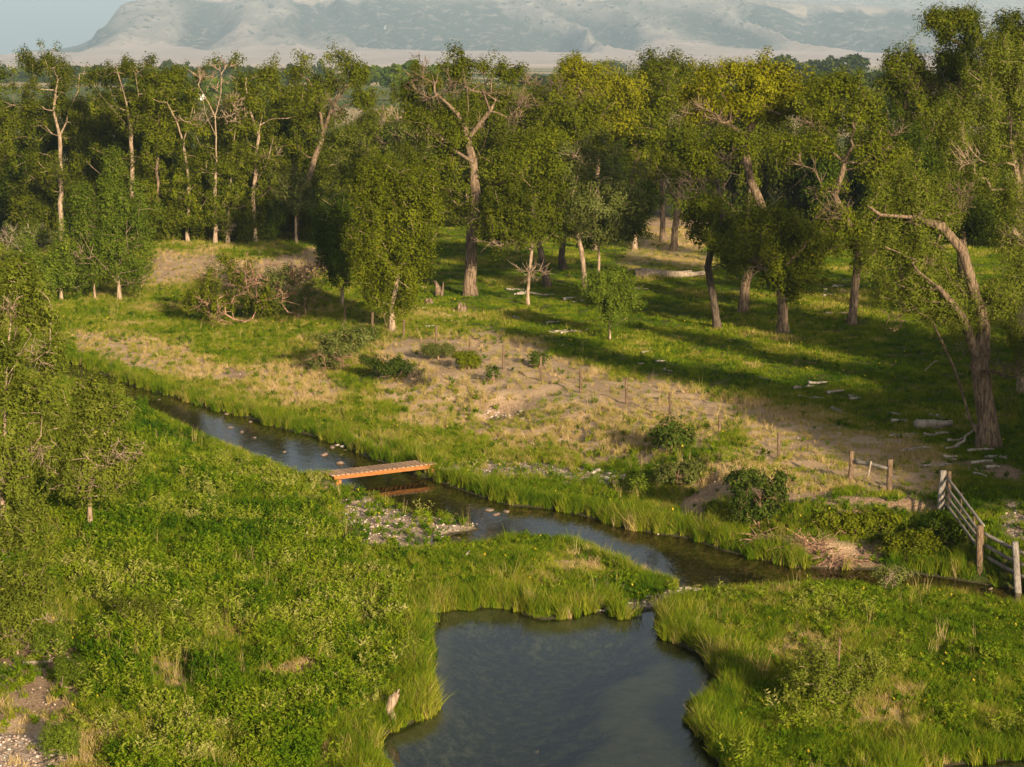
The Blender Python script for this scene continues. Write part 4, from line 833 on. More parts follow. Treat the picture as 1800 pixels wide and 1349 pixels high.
shrub('bush', 'yellowish bush on the slope above the green sedge strip', 'bush', (1205, 855), [(1200, 830, 26, 14), (1230, 838, 20, 12), (1175, 835, 16, 12), (1205, 845, 34, 9)], 'leaf_sage', 'dead_red', 100, 48, .06, .26, [(1180, 835, 18, 14)], 4)
shrub('bush', 'bright green leafy clump on the bank between sedge strip and rose bush', 'bush', (1118, 872), [(1118, 852, 12, 16), (1128, 862, 10, 10)], 'leaf_fresh', 'dead_red', 36, 45, .055, .24)
shrub('bush', 'leafy vines covering the crest of the cut bank by the root tangle', 'bush', (1490, 945), [(1480, 925, 30, 16), (1520, 930, 30, 18), (1555, 935, 26, 16), (1460, 915, 20, 10), (1440, 930, 16, 12), (1500, 945, 26, 12)], 'leaf_olive', 'dead_red', 170, 46, .055, .25)
shrub('bush', 'dark green brambles at the foot of the rail fence', 'bush', (1675, 960), [(1670, 935, 18, 18), (1690, 955, 16, 18), (1650, 930, 20, 14), (1660, 960, 20, 16), (1700, 980, 14, 14)], 'leaf_shade', 'dead_red', 130, 46, .055, .25)
shrub('bush', 'yellow-tinged leafy brambles down the bank left of the rail fence', 'bush', (1600, 985), [(1600, 950, 30, 18), (1630, 965, 26, 18), (1580, 970, 26, 16), (1610, 985, 34, 14)], 'leaf_olive', 'dead_red', 170, 46, .055, .25)
shrub('willow_clump', 'knee-high willow clump with upright leafy shoots in the right meadow', 'bush', (1480, 1240), [(1420, 1165, 34, 22), (1470, 1175, 34, 24), (1520, 1170, 34, 22), (1440, 1200, 40, 24), (1500, 1205, 44, 24), (1550, 1195, 26, 20), (1470, 1228, 44, 14), (1400, 1190, 20, 20)], 'leaf_willow', 'bark_pale', 300, 48, .05, .24, aspect=.3, squash=1.5)
shrub('willow_clump', 'short broad-leaved shoots clustered on the left bank below the young willow', 'bush', (250, 1110), [(230, 1075, 30, 18), (270, 1090, 30, 18), (245, 1100, 34, 12)], 'leaf_willow', 'bark_pale', 110, 46, .05, .22, aspect=.32, squash=1.4)
shrub('willow_clump', 'dark leafy shoots beside the fallen grey branch on bare soil', 'bush', (88, 1160), [(86, 1135, 24, 16), (100, 1145, 18, 12), (70, 1148, 16, 10)], 'leaf_fresh', 'bark_pale', 80, 46, .05, .2, aspect=.32, squash=1.4)
shrub('willow_clump', 'low dark bush on the stony bare corner of the left bank', 'bush', (104, 1335), [(104, 1318, 26, 12), (92, 1326, 18, 9), (122, 1326, 18, 9)], 'leaf_fresh', 'bark_pale', 90, 46, .045, .18, aspect=.32, squash=1.3)
shrub('willow_clump', 'small dark clump by the dry soil patch above the stony corner', 'bush', (130, 1215), [(130, 1195, 24, 14), (112, 1202, 16, 10)], 'leaf_fresh', 'bark_pale', 80, 46, .045, .19, aspect=.32, squash=1.3)
shrub('thistle_clump', 'pale thistle clump gone to seed between the meadow and the creek', 'weeds', (1570, 1040), [(1570, 1015, 20, 14), (1590, 1022, 18, 12), (1550, 1022, 14, 10)], 'leaf_sage', 'bark_pale', 70, 36, .045, .2, [(1572, 1012, 26, 14)], 12, .03)

# ------------------------------------------------------------------ scattered ground cover (grass, weeds, gravel)
def blade_tuft(name, k, h0, h1, w, spread, bend, mat, rg, segs=2):
    Vs, Qs, tone = [], [], []
    for i in range(k):
        a = rg.random() * 6.283; r = spread * math.sqrt(rg.random()); b = np.array([math.cos(a) * r, math.sin(a) * r, -.02])
        L = h0 + (h1 - h0) * rg.random(); da = rg.random() * 6.283; dv = np.array([math.cos(da), math.sin(da), 0]) * bend * L * (.4 + rg.random())
        sa = rg.random() * 6.283; sd = np.array([math.cos(sa), math.sin(sa), 0]) * w * (.7 + .6 * rg.random())
        o = len(Vs); t_ = rg.random()
        for s in range(segs + 1):
            t = s / segs; c = b + np.array([0, 0, L * (t - .12 * bend * t * t)]) + dv * t * t; ww = sd * (1 - .85 * t)
            Vs += [c - ww, c + ww]
        for s in range(segs): Qs.append((o + 2 * s, o + 2 * s + 1, o + 2 * s + 3, o + 2 * s + 2)); tone.append(t_)
    me = mesh_from(name, np.array(Vs), np.array(Qs)); fattr(me, 'tone', tone); me.materials.append(mat); return me
def forb_mesh(name, stems, h, leaf, per, mat, rg, flowers=0, aspect=.4):
    Vs, Qs, tone = [], [], []
    for s in range(stems):
        a = rg.random() * 6.283; out = np.array([math.cos(a), math.sin(a), 0]) * h * (.15 + .5 * rg.random()); H = h * (.6 + .5 * rg.random())
        tone_s = rg.random()
        for i in range(per):
            t = .2 + .8 * (i + rg.random()) / per; c = out * t + np.array([0, 0, H * t])
            d = rg.normal(size=3); d[2] = abs(d[2]) * .5 + .25; d /= np.linalg.norm(d)
            sd = np.cross(d, rg.normal(size=3)); sd /= np.linalg.norm(sd); L = leaf * (.6 + .7 * rg.random())
            o = len(Vs); Vs += [c, c + d * L * .5 - sd * L * aspect * .5, c + d * L, c + d * L * .5 + sd * L * aspect * .5]; Qs.append((o, o + 1, o + 2, o + 3)); tone.append(min(.9, tone_s * .5 + rg.random() * .45))
        if rg.random() < flowers:
            c = out + np.array([0, 0, H]); o = len(Vs); q = .035
            Vs += [c + np.array([-q, 0, -q]), c + np.array([0, -q, 0]), c + np.array([q, 0, q]), c + np.array([0, q, .02])]; Qs.append((o, o + 1, o + 2, o + 3)); tone.append(1.0)
    me = mesh_from(name, np.array(Vs), np.array(Qs)); fattr(me, 'tone', tone); me.materials.append(mat); return me
def stone_mesh(name, mat, rg, sub=1):
    bm = bmesh.new(); bmesh.ops.create_icosphere(bm, subdivisions=sub, radius=1)
    s = np.array([1, .6 + .5 * rg.random(), .4 + .3 * rg.random()])
    for v in bm.verts:
        f = 1 + rg.normal() * .12; v.co = Vector((v.co.x * s[0] * f, v.co.y * s[1] * f, v.co.z * s[2] * f))
    me = bpy.data.meshes.new(name); bm.to_mesh(me); bm.free(); me.materials.append(mat)
    me.polygons.foreach_set('use_smooth', np.ones(len(me.polygons), bool)); return me

def grass_mat(name, stops, trans=.3):
    """blade colour from how dry the plant is (per plant) and a little per blade"""
    n = NT(name); ti = n.attr('tint', 'INSTANCER').outputs['Fac']; to = n.attr('tone').outputs['Fac']
    f = n.mul(ti, n.mul(n.mul(to, .30), -.15, 'ADD'), 'ADD', True)
    c = n.ramp(f, stops)
    c = n.mix(n.rng(to, .95, .99), c, (.50, .36, .03)) if name.startswith('forb') else c
    d = n.principled(c, .85, .03); tr = n.n('ShaderNodeBsdfTranslucent'); n.l(c, tr.inputs[0])
    ms = n.n('ShaderNodeMixShader'); ms.inputs[0].default_value = trans; n.l(d, ms.inputs[1]); n.l(tr.outputs[0], ms.inputs[2])
    return n.done(ms.outputs[0])
GS = [(0, (.042, .095, .004)), (.3, (.120, .180, .006)), (.55, (.225, .240, .012)), (.75, (.38, .29, .08)), (1, (.54, .38, .19))]
M['grass'] = grass_mat('grass_blade', GS)
M['forb'] = grass_mat('forb_leaf', [(0, (.030, .074, .003)), (.35, (.088, .142, .004)), (.6, (.180, .215, .010)), (.8, (.25, .25, .05)), (1, (.36, .32, .11))])
ns = NT('pebble'); oi = ns.n('ShaderNodeObjectInfo'); M['stone'] = ns.done(ns.principled(ns.ramp(oi.outputs['Random'], [(0, (.17, .115, .085)), (.4, (.32, .225, .165)), (.8, (.46, .35, .27)), (1, (.62, .54, .46))]), .85, .2))

def proto(name, meshes):
    c = bpy.data.collections.new(name)
    for m in meshes: c.objects.link(bpy.data.objects.new(m.name, m))
    return c
rgp = np.random.default_rng(3)
PC = {
 'tall': proto('tall', [blade_tuft('sedge%d' % i, 34, .35, .85, .013, .20, .42, M['grass'], rgp, 3) for i in range(4)]),
 'mid': proto('mid', [blade_tuft('meadow_tuft%d' % i, 34, .18, .45, .012, .20, .5, M['grass'], rgp) for i in range(4)]),
 'short': proto('short', [blade_tuft('short_tuft%d' % i, 34, .05, .17, .013, .24, .6, M['grass'], rgp, 1) for i in range(4)]),
 'forb': proto('forb', [forb_mesh('forb%d' % i, 13, .46, .07, 26, M['forb'], rgp, .02) for i in range(4)]),
 'weed': proto('weed', [forb_mesh('weed%d' % i, 6, .26, .10, 8, M['forb'], rgp, .02) for i in range(3)]),
 'shoot': proto('shoot', [forb_mesh('shoot%d' % i, 5, .75, .15, 16, M['forb'], rgp, .0, .25) for i in range(3)]),
 'stalk': proto('stalk', [blade_tuft('stalk%d' % i, 7, .5, .95, .009, .16, .25, M['grass'], rgp, 2) for i in range(3)]),
 'stone': proto('stone', [stone_mesh('pebble%d' % i, M['stone'], rgp) for i in range(4)]),
}
def scatter(name, label, cat, key, pts, scl, tint, tilt=.15):
    n_ = len(pts)
    me = bpy.data.meshes.new(name); me.vertices.add(n_); me.vertices.foreach_set('co', np.asarray(pts, np.float32).ravel())
    def va(nm, v):
        a = me.attributes.new(nm, 'FLOAT_VECTOR', 'POINT'); a.data.foreach_set('vector', np.asarray(v, np.float32).ravel())
    va('rot', np.stack([rng.normal(0, tilt, n_), rng.normal(0, tilt, n_), rng.random(n_) * 6.283], -1)); va('scl', scl)
    fattr(me, 'tint', tint, 'POINT')
    a = me.attributes.new('vid', 'INT', 'POINT'); a.data.foreach_set('value', rng.integers(0, len(PC[key].objects), n_).astype(np.int32))
    o = obj(name, me); tag(o, label, cat, kind='stuff')
    g = bpy.data.node_groups.new(name, 'GeometryNodeTree')
    g.interface.new_socket('Geometry', in_out='INPUT', socket_type='NodeSocketGeometry'); g.interface.new_socket('Geometry', in_out='OUTPUT', socket_type='NodeSocketGeometry')
    gi = g.nodes.new('NodeGroupInput'); go = g.nodes.new('NodeGroupOutput'); ip = g.nodes.new('GeometryNodeInstanceOnPoints')
    ci = g.nodes.new('GeometryNodeCollectionInfo'); ci.inputs[0].default_value = PC[key]; ci.inputs['Separate Children'].default_value = True; ci.inputs['Reset Children'].default_value = True
    def na(nm, ty):
        x = g.nodes.new('GeometryNodeInputNamedAttribute'); x.data_type = ty; x.inputs[0].default_value = nm; return x.outputs[0]
    g.links.new(gi.outputs[0], ip.inputs['Points']); g.links.new(ci.outputs[0], ip.inputs['Instance']); ip.inputs['Pick Instance'].default_value = True
    g.links.new(na('vid', 'INT'), ip.inputs['Instance Index']); g.links.new(na('rot', 'FLOAT_VECTOR'), ip.inputs['Rotation']); g.links.new(na('scl', 'FLOAT_VECTOR'), ip.inputs['Scale'])
    g.links.new(ip.outputs[0], go.inputs[0])
    md = o.modifiers.new('scatter', 'NODES'); md.node_group = g
    return o

def candidates(n, y0, y1, margin=6):
    """points over the ground in front of the camera, denser near it"""
    u = rng.random(n); y = y0 * (y1 / y0) ** u            # density ~ 1/y^2 over the wedge
    x = (rng.random(n) * 2 - 1) * (.2476 * y + margin)
    z = terrain_h(x, y); px, py = proj(x, y, z)
    return x, y, z, px, py
def cover():
    x, y, z, px, py = candidates(330000, 44, 190)
    zw = {k: zone_w(k, px, py) for k in ZONES}
    dwat = np.minimum(np.minimum(sdist(x, y, CREEK), sdist(x, y, POND)), sdist(x, y, SIDE))
    big = fbm(x * .25, y * .25, 41); mid = fbm(x * .9, y * .9, 42); cl = fbm(x * 2.2, y * 1.6, 43, 3)
    r = rng.random(len(x))
    land = (z > .04) & (dwat > .02)
    bare = np.clip(zw['dirt'] * .95 + zw['gravel'] * .86, 0, .97)
    ter = sstep(.9, 1.5, z)
    used = np.zeros(len(x), bool)
    out = {}
    def take(mask, wet=None):
        m = mask & ~used & (land if wet is None else wet); used[m] = True; return np.where(m)[0]
    P3 = lambda i: np.stack([x[i], y[i], np.maximum(z[i], -.06) - .01], -1)
    # creek-side sedge: a strip along the water plus the lush meadow in front
    strip = sstep(1.5, .3, dwat) * (.45 + .55 * sstep(.35, .5, mid)) + zw['lush'] * .9
    out['tall'] = take((r < strip * .9 * (1 - .9 * zw['gravel']) * (1 - .95 * zw['dirt']) * (1 - zw['clear'])) & (zw['pasture'] < .5), (dwat > .22 - .34 * sstep(.3, .62, fbm(x * 1.3, y * 1.3, 61))) & (z > -.22))
    i = out['tall']; s = .42 + .5 * rng.random(len(i)); s *= (.65 + .7 * mid[i])
    front = np.minimum(np.minimum(sdist(x[i], y[i] + 1.6, CREEK), sdist(x[i], y[i] + 1.6, POND)), sdist(x[i], y[i] + .8, CREEK)) < 0
    s = np.where(front, s * .48, s)
    tint = .27 + .6 * (mid[i] - .4) + .16 * rng.normal(size=len(i)) + .10 * sstep(.2, 0, dwat[i])
    scatter('sedge', 'tall bright green sedge fringing the creek and the pond', 'grass', 'tall', P3(i), np.stack([s, s, s], -1), np.clip(tint, 0, 1))
    # leafy weeds on the left bank
    fo = zw['forb'] * (1 - zw['dry']) * (1 - bare)
    clump = sstep(.36, .50, cl * .6 + mid * .4)
    i = take(r < fo * (.10 + .85 * clump) * .60); s = (.45 + .5 * rng.random(len(i))) * (.55 + 1.1 * sstep(.35, .62, mid[i]))
    tint = .40 + 1.1 * (big[i] - .45) + .17 * rng.normal(size=len(i)) + .6 * (cl[i] - .5)
    scatter('leafy_weeds', 'knee-high leafy green weeds dotted with yellow on the left bank', 'weeds', 'forb', P3(i), np.stack([s, s, s], -1), np.clip(tint, 0, 1))
    sh = (zw['forb'] * sstep(.52, .6, fbm(x * .3 + 9, y * .3, 51)) + .35 * sstep(.58, .66, fbm(x * .4, y * .4 + 5, 52)) * (zw['pasture'] < .3) * (y < 85)) * (1 - bare)
    i = take(rng.random(len(x)) < sh * .16); s = .5 + .5 * rng.random(len(i))
    scatter('willow_shoots', 'grey-green upright shoots mixed among the bank weeds', 'weeds', 'shoot', P3(i), np.stack([s, s, s], -1), np.clip(.62 + .12 * rng.normal(size=len(i)), 0, 1))
    i = take(rng.random(len(x)) < .035 * sstep(.5, .62, fbm(x * .35 + 3, y * .35, 71)) * (1 - zw['pasture']) * (1 - bare)); s = .55 + .6 * rng.random(len(i))
    scatter('seed_stalks', 'thin straw-coloured seed stalks standing among the bank weeds', 'grass', 'stalk', P3(i), np.stack([s * .6, s * .6, s], -1), np.clip(.82 + .1 * rng.normal(size=len(i)), 0, 1))
    # low weeds on slope, bank and gravel
    lw = (.08 + .28 * sstep(.5, .62, cl)) * (1 - .78 * zw['dry']) * (1 - .8 * zw['bald']) * (1 - .6 * bare) * np.where(zw['pasture'] > .5, .25, 1)
    i = take(rng.random(len(x)) < lw); s = .5 + .7 * rng.random(len(i))
    scatter('low_weeds', 'low broadleaf weeds speckling meadow, slope and gravel', 'weeds', 'weed', P3(i), np.stack([s, s, s], -1), np.clip(.32 + .5 * (mid[i] - .45) + .12 * rng.normal(size=len(i)), 0, 1))
    # dry bunch grass on the slope
    dr = np.clip(zw['dry'] * (1 - .5 * ter) * (1 - bare), 0, 1)
    i = take((rng.random(len(x)) < dr * .30 * (.2 + 1.2 * sstep(.42, .58, mid)) * (1 - .6 * zw['bald']))); s = .25 + .45 * rng.random(len(i))
    scatter('dry_grass', 'straw-coloured dry grass on the sunlit slope and glade', 'grass', 'mid', P3(i), np.stack([s, s, s], -1), np.clip(.80 + .14 * rng.normal(size=len(i)) - .45 * sstep(.54, .70, cl[i]), 0, 1))
    # cropped pasture turf
    pa = zw['pasture'] * (1 - bare) * (1 - .55 * zw['dry']) * (1 - .75 * zw['bald'])
    i = take(rng.random(len(x)) < pa * (.30 + .60 * sstep(.38, .55, mid))); s = (.65 + .7 * rng.random(len(i))) * (1 + .8 * sstep(.55, .7, big[i]))
    scatter('pasture_grass', 'short cropped pasture grass under the cottonwoods', 'grass', 'short', P3(i), np.stack([s, s, s], -1), np.clip(.30 + .9 * (big[i] - .47) + .9 * (mid[i] - .47) + .10 * rng.normal(size=len(i)) + .35 * zw['dry'][i], 0, 1))
    # meadow grass everywhere else
    me_ = (1 - bare) * (1 - .8 * zw['dry']) * (1 - .85 * zw['bald']) * (1 - zw['pasture']) * (1 - .55 * zw['forb'])
    i = take(rng.random(len(x)) < me_ * .92 * (1 - .72 * zw['clear'])); s = (.45 + .5 * rng.random(len(i))) * (.55 + .8 * big[i]) * (1 - .35 * zw['clear'][i])
    tint = .40 + .9 * (big[i] - .46) + .6 * (mid[i] - .46) + .15 * rng.normal(size=len(i)) + .35 * zw['dry'][i] + .06 * sstep(95, 120, y[i])
    scatter('meadow_grass', 'yellow-green meadow grass either side of the creek', 'grass', 'mid', P3(i), np.stack([s, s, s], -1), np.clip(tint, 0, 1))
    # gravel
    gx = rng.random(len(x)); gw = zw['gravel'] * .9 + zw['dirt'] * .10 + .010
    i = np.where((gx < gw * .55) & (z > -.03) & (y < 115))[0]; s = .016 + .045 * rng.random(len(i)) ** 2.6 + .008 * (zw['gravel'][i])
    scatter('gravel', 'pale pinkish gravel on the bars by the footbridge and bare patches', 'gravel', 'stone', np.stack([x[i], y[i], z[i] + s * .2], -1), np.stack([s, s, s], -1), np.zeros(len(i)), .3)
    return {k: len(v) for k, v in out.items()}
cover()

# ------------------------------------------------------------------ footbridge
def wood_mat(name, c1, c2):
    n = NT(name); tc = n.n('ShaderNodeTexCoord'); mp = n.n('ShaderNodeMapping'); mp.inputs['Scale'].default_value = (2, 14, 14); n.l(tc.outputs['Object'], mp.inputs[0])
    f = n.noise(mp.outputs[0], 2, 6, .65); oi = n.n('ShaderNodeObjectInfo')
    hs = n.n('ShaderNodeHueSaturation'); n.l(n.mix(n.rng(f, .35, .65), c1, c2), hs.inputs['Color']); n.l(n.rng(oi.outputs['Random'], 0, 1, .78, 1.12), hs.inputs['Value'])
    return n.done(n.principled(hs.outputs[0], .75, .25, n.bump(f, .4, .01)))
M['plank'] = wood_mat('weathered_deck_wood', (.26, .15, .085), (.46, .29, .18))
M['beam'] = wood_mat('stained_beam_wood', (.30, .105, .025), (.46, .175, .045))
DZ = .55
nl, nr_, fl, fr_ = P(583, 837, DZ), P(769, 815.5, DZ), P(563, 830, DZ), P(748, 808, DZ)
ctr = (nl + nr_ + fl + fr_) / 4; ax = ((nr_ - nl) + (fr_ - fl)) / 2; LEN = float(np.linalg.norm(ax)); ax /= LEN
wv = ((fl - nl) + (fr_ - nr_)) / 2; WID = float(abs(wv @ np.array([-ax[1], ax[0], 0])))
WID = min(max(WID, .9), 1.4)
br = empty('footbridge', tuple(ctr)); br.rotation_euler = (0, 0, math.atan2(ax[1], ax[0]))
tag(br, 'small orange-brown timber footbridge crossing the creek', 'footbridge')
NPL = 23; pw = LEN / NPL
pm = box_arrays(pw - .05, WID, .045, .006); pm.materials.append(M['plank'])
for i in range(NPL):
    o = obj('plank', pm, None, br); o.location = (-LEN / 2 + pw * (i + .5), random.Random(i).uniform(-.012, .012), random.Random(i + 50).uniform(-.004, .004)); o.rotation_euler = (0, 0, random.Random(i + 90).uniform(-.012, .012))
bmz = box_arrays(LEN - .25, .09, .15, .008); bmz.materials.append(M['beam'])
for s in (-1, 1):
    o = obj('beam', bmz, None, br); o.location = (0, s * (WID / 2 - .06), -.027 - .075)
sm = box_arrays(.22, WID + .3, .16, .01); sm.materials.append(M['beam'])
for s in (-1, 1):
    o = obj('sill', sm, None, br); o.location = (s * (LEN / 2 - .25), 0, -.26)

# ------------------------------------------------------------------ fences
def post_obj(name, p0, p1, r, mat, parent, sides=9):
    p0 = np.asarray(p0, float); p1 = np.asarray(p1, float); org = np.array(parent.location)
    t = np.linspace(0, 1, 6); pts = p0 + (p1 - p0) * t[:, None]; pts[1:-1] += np.random.default_rng(int(abs(p0[0] * 100)) + 1).normal(0, r * .08, (4, 3))
    rad = r * (1.05 - .10 * t); pts = np.vstack([pts, pts[-1] + (p1 - p0) / np.linalg.norm(p1 - p0) * r * .12]); rad = np.append(rad, rad[-1] * .82)
    V, Q, T_ = tube_arrays(pts - org, rad, sides)
    return obj(name, mesh_from(name, V, Q, T_), M[mat], parent)
def post_px(name, base, top, r, mat, parent):
    g = G(*base); t = U(top[0], top[1], g[1]); g2 = g.copy(); g2[2] -= .3; post_obj(name, g2, t, r, mat, parent); return g, t
wf = empty('wire_fence', tuple(G(951, 668))); tag(wf, 'long wire fence of thin wooden posts crossing the dry slope', 'fence')
WP = [((606, 570), (606, 537)), ((655, 582), (655, 548)), ((710, 597), (710, 562)), ((767, 612), (767, 573)), ((826, 628), (826, 590)), ((885, 650), (885, 607)), ((951, 671), (951, 627)), ((1021, 691), (1021, 648)), ((1101, 710), (1101, 667)), ((1178, 735), (1178, 690)), ((1265, 764), (1265, 730)), ((1369, 808), (1369, 760))]
tops = []
for k, (b_, t_) in enumerate(WP):
    g, t = post_px('post', b_, t_, .062 if k != 1 else .075, 'fence_wood', wf)
    if (t[2] - g[2]) < .9: t[2] = g[2] + 1.1
    tops.append((g, t))
nwm = NT('rusty_wire'); M['wire'] = nwm.done(nwm.principled((.16, .11, .08), .6, .4))
for f_ in (.35, .65, .93):
    pts = []
    for (g, t), (g2, t2) in zip(tops[:-1], tops[1:]):
        a_ = g + (t - g) * f_; b_ = g2 + (t2 - g2) * f_
        for s in np.linspace(0, 1, 5)[:-1]: pts.append(a_ + (b_ - a_) * s - np.array([0, .065, .06 * math.sin(math.pi * s)]))
    pts.append(b_ - np.array([0, .065, 0]))
    V, Q, T_ = tube_arrays(np.array(pts) - np.array(wf.location), np.full(len(pts), .004), 4)
    obj('wire', mesh_from('wire', V, Q, T_), M['wire'], wf)
hb = empty('brace_frame', tuple(G(1530, 856))); tag(hb, 'two round posts joined by a grey top rail beside the dirt path', 'fence brace')
ga, ta = post_px('post', (1496, 848), (1497, 793), .095, 'fence_wood', hb); gb, tb = post_px('post', (1564, 866), (1565, 808), .105, 'fence_wood', hb)
post_obj('rail', U(1499, 811, ga[1]), U(1562, 823, gb[1]), .075, 'rail_wood', hb)
post_obj('stick', U(1531, 811, (ga[1] + gb[1]) / 2 - .12), U(1526, 839, (ga[1] + gb[1]) / 2 - .12), .032, 'dead', hb, 6)
V, Q, T_ = tube_arrays(np.array([U(1516, 822, (ga[1] + gb[1]) / 2), U(1556, 856, gb[1])]) - np.array(hb.location), np.full(2, .008), 4); obj('wire', mesh_from('wire', V, Q, T_), M['wire'], hb)

rf = empty('rail_fence', tuple(G(1722, 1003))); tag(rf, 'weathered wooden rail fence stepping down the bank to the creek', 'fence')
pA = post_px('post', (1652, 899), (1658, 828), .125, 'rail_wood', rf); pB = post_px('post', (1723, 1006), (1723, 924), .125, 'fence_wood', rf); pC = post_px('post', (1792, 1050), (1784, 953), .115, 'rail_wood', rf)
post_px('post', (1668, 893), (1669, 829), .075, 'fence_wood', rf); post_px('post', (1688, 906), (1691, 866), .035, 'fence_wood', rf); post_px('post', (1712, 945), (1713, 905), .035, 'fence_wood', rf)
gD = pC[0] + (pC[0] - pB[0]) * 1.0; gD[2] = pC[0][2]; pD = (gD, gD + np.array([0, 0, 1.5])); post_obj('post', gD - np.array([0, 0, .5]), pD[1], .115, 'rail_wood', rf)
def rail(a, b_, r=.055): post_obj('rail', a, b_, r, 'rail_wood', rf, 8)
yA, yB, yC = pA[0][1] + .16, pB[0][1] + .16, pC[0][1] + .16
for (ax_, ay_), (bx_, by_) in (((1660, 834), (1729, 924.5)), ((1661, 853), (1723, 938)), ((1660, 868), (1721, 948)), ((1659, 881), (1720, 963))): rail(U(ax_, ay_, yA), U(bx_, by_, yB), .05)
for (ax_, ay_), (bx_, by_) in (((1726, 936), (1786, 968)), ((1728, 957), (1788, 990)), ((1730, 977), (1788, 1010))):
    a_ = U(ax_, ay_, yB); b_ = U(bx_, by_, yC); rail(a_, b_, .06); c_ = b_ + (b_ - a_); rail(b_, np.array([pD[0][0], pD[0][1] + .16, b_[2] - .1]), .06)

# ------------------------------------------------------------------ dead wood
def dead_branch(name, label, cat, px0, px1, r, mat='dead', group=None, forks=2, seed=0, lift=.0, kink=.06):
    rg = np.random.default_rng(seed + 4000)
    a = G(*px0); b_ = G(*px1); L = np.linalg.norm(b_ - a); k = 7; t = np.linspace(0, 1, k)
    pts = a + (b_ - a) * t[:, None]; pts += rg.normal(0, kink * L * .4, (k, 3)) * np.array([1, 1, 0])
    pts[:, 2] = terrain_h(pts[:, 0], pts[:, 1]) + r * .75 + (.07 if name == 'fallen_stick' else .02) + lift * t * L
    parts = [tube_arrays(pts - a, r * (1 - .55 * t) * (1 + rg.normal(0, .08, k)), 7)]
    for f_ in range(forks):
        i = rg.integers(2, k - 1); d = (pts[i] - pts[i - 1]); d = d / (np.linalg.norm(d) + 1e-6) + rg.normal(0, .7, 3); d[2] = abs(d[2]) * .5; d /= np.linalg.norm(d)
        q = pts[i] + d * L * .3 * np.linspace(0, 1, 4)[:, None]; parts.append(tube_arrays(q - a, r * .45 * np.linspace(1, .3, 4), 5))
    V, Q, T_ = join_arrays(parts)
    o = obj(name, mesh_from(name, V, Q, T_, smooth=True), M[mat]); o.location = tuple(a); return tag(o, label, cat, group)
dead_branch('fallen_log', 'long grey fallen log lying across the shaded back pasture', 'log', (1116, 489), (1240, 487), .38, forks=1, seed=1, kink=.02)
dead_branch('fallen_log', 'short pale barkless log lying near the split-trunk willow', 'log', (1612, 756), (1672, 752), .24, 'stick', forks=0, seed=2, kink=.02)
dead_branch('fallen_log', 'small dark stump piece lying in the sunlit grass behind the brown curved trunk', 'log', (1208, 382), (1226, 378), .22, 'bark_dark', forks=0, seed=3)
dead_branch('fallen_branch', 'pale broken limb propped at the foot of the split-trunk willow', 'branch', (1676, 790), (1722, 772), .07, 'stick', forks=1, seed=4, lift=.28)
dead_branch('fallen_branch', 'grey driftwood log on the bare soil of the left bank', 'branch', (40, 1172), (92, 1168), .07, 'dead', forks=2, seed=5)
dead_branch('fallen_branch', 'spray of thin pink dead twigs above the bare soil, left bank', 'branch', (60, 1108), (122, 1102), .025, 'dead', forks=6, seed=6, lift=.12)
dead_branch('fallen_branch', 'white forked branch stranded in the grass between creek and pond', 'branch', (806, 994), (824, 986), .045, 'stick', forks=3, seed=7, lift=.3)
dead_branch('fallen_branch', 'pale stick lying along the grassy pond shore by the stones', 'branch', (1000, 1077), (1052, 1070), .035, 'dead', forks=1, seed=8)
dead_branch('fallen_branch', 'second pale stick touching the stones at the pond inlet', 'branch', (1048, 1075), (1086, 1076), .035, 'dead', forks=0, seed=9)
dead_branch('fallen_branch', 'bleached forked branch in the grass behind the slim pale tree', 'branch', (1100, 508), (1140, 516), .05, forks=3, seed=10, lift=.1)
dead_branch('fallen_branch', 'curly dead branch standing up from the turf near the willow', 'branch', (1625, 655), (1645, 650), .035, forks=4, seed=11, lift=.5)
GR = 'bleached sticks littering the pasture'
k = 0
def litter(poly, n, label, grp, lo=14, hi=34, rr=.03):
    global k
    pl = np.array(poly, float); rg = np.random.default_rng(77 + n)
    c = 0
    while c < n:
        p = pl.min(0) + rg.random(2) * (pl.max(0) - pl.min(0))
        if sdist(p[:1], p[1:], pl)[0] < 0:
            L = lo + (hi - lo) * rg.random(); k += 1; c += 1
            dead_branch('fallen_stick', label, 'stick', (p[0], p[1]), (p[0] + L, p[1] + rg.normal(0, 4)), rr * 1.7 * (.7 + rg.random()), 'stick', group=grp, forks=int(rg.integers(0, 2)), seed=100 + k)
litter([(1560, 725), (1690, 740), (1690, 800), (1700, 830), (1560, 800)], 16, 'bleached stick lying in the litter around the short pale log', 'sticks by the short pale log', 12, 34)
litter([(1620, 790), (1760, 800), (1780, 850), (1680, 845), (1620, 830)], 10, 'pale stick on the turf between the rail fence and the split-trunk willow', 'sticks above the rail fence', 18, 44)
litter([(1330, 650), (1560, 690), (1540, 740), (1340, 700)], 10, 'grey stick lying on the open shaded pasture', 'sticks on the open pasture', 14, 34)
litter([(900, 555), (1060, 590), (1200, 640), (1180, 660), (960, 610), (880, 575)], 12, 'white stick at the edge of the dry ground above the wire fence', 'sticks above the wire fence', 10, 24)
litter([(880, 505), (1010, 520), (1010, 535), (900, 525)], 8, 'bleached stick in the shady grass by the slim pale trunk', 'sticks by the slim pale trunk', 16, 36, .04)
litter([(1420, 500), (1500, 510), (1500, 560), (1440, 560)], 7, 'grey stick in the shade behind the thick grey trunk', 'sticks behind the grey trunk', 12, 26, .035)
litter([(700, 540), (790, 545), (790, 590), (700, 570)], 6, 'faded stick in the grass around the split stumps', 'sticks around the stumps', 12, 30, .03)

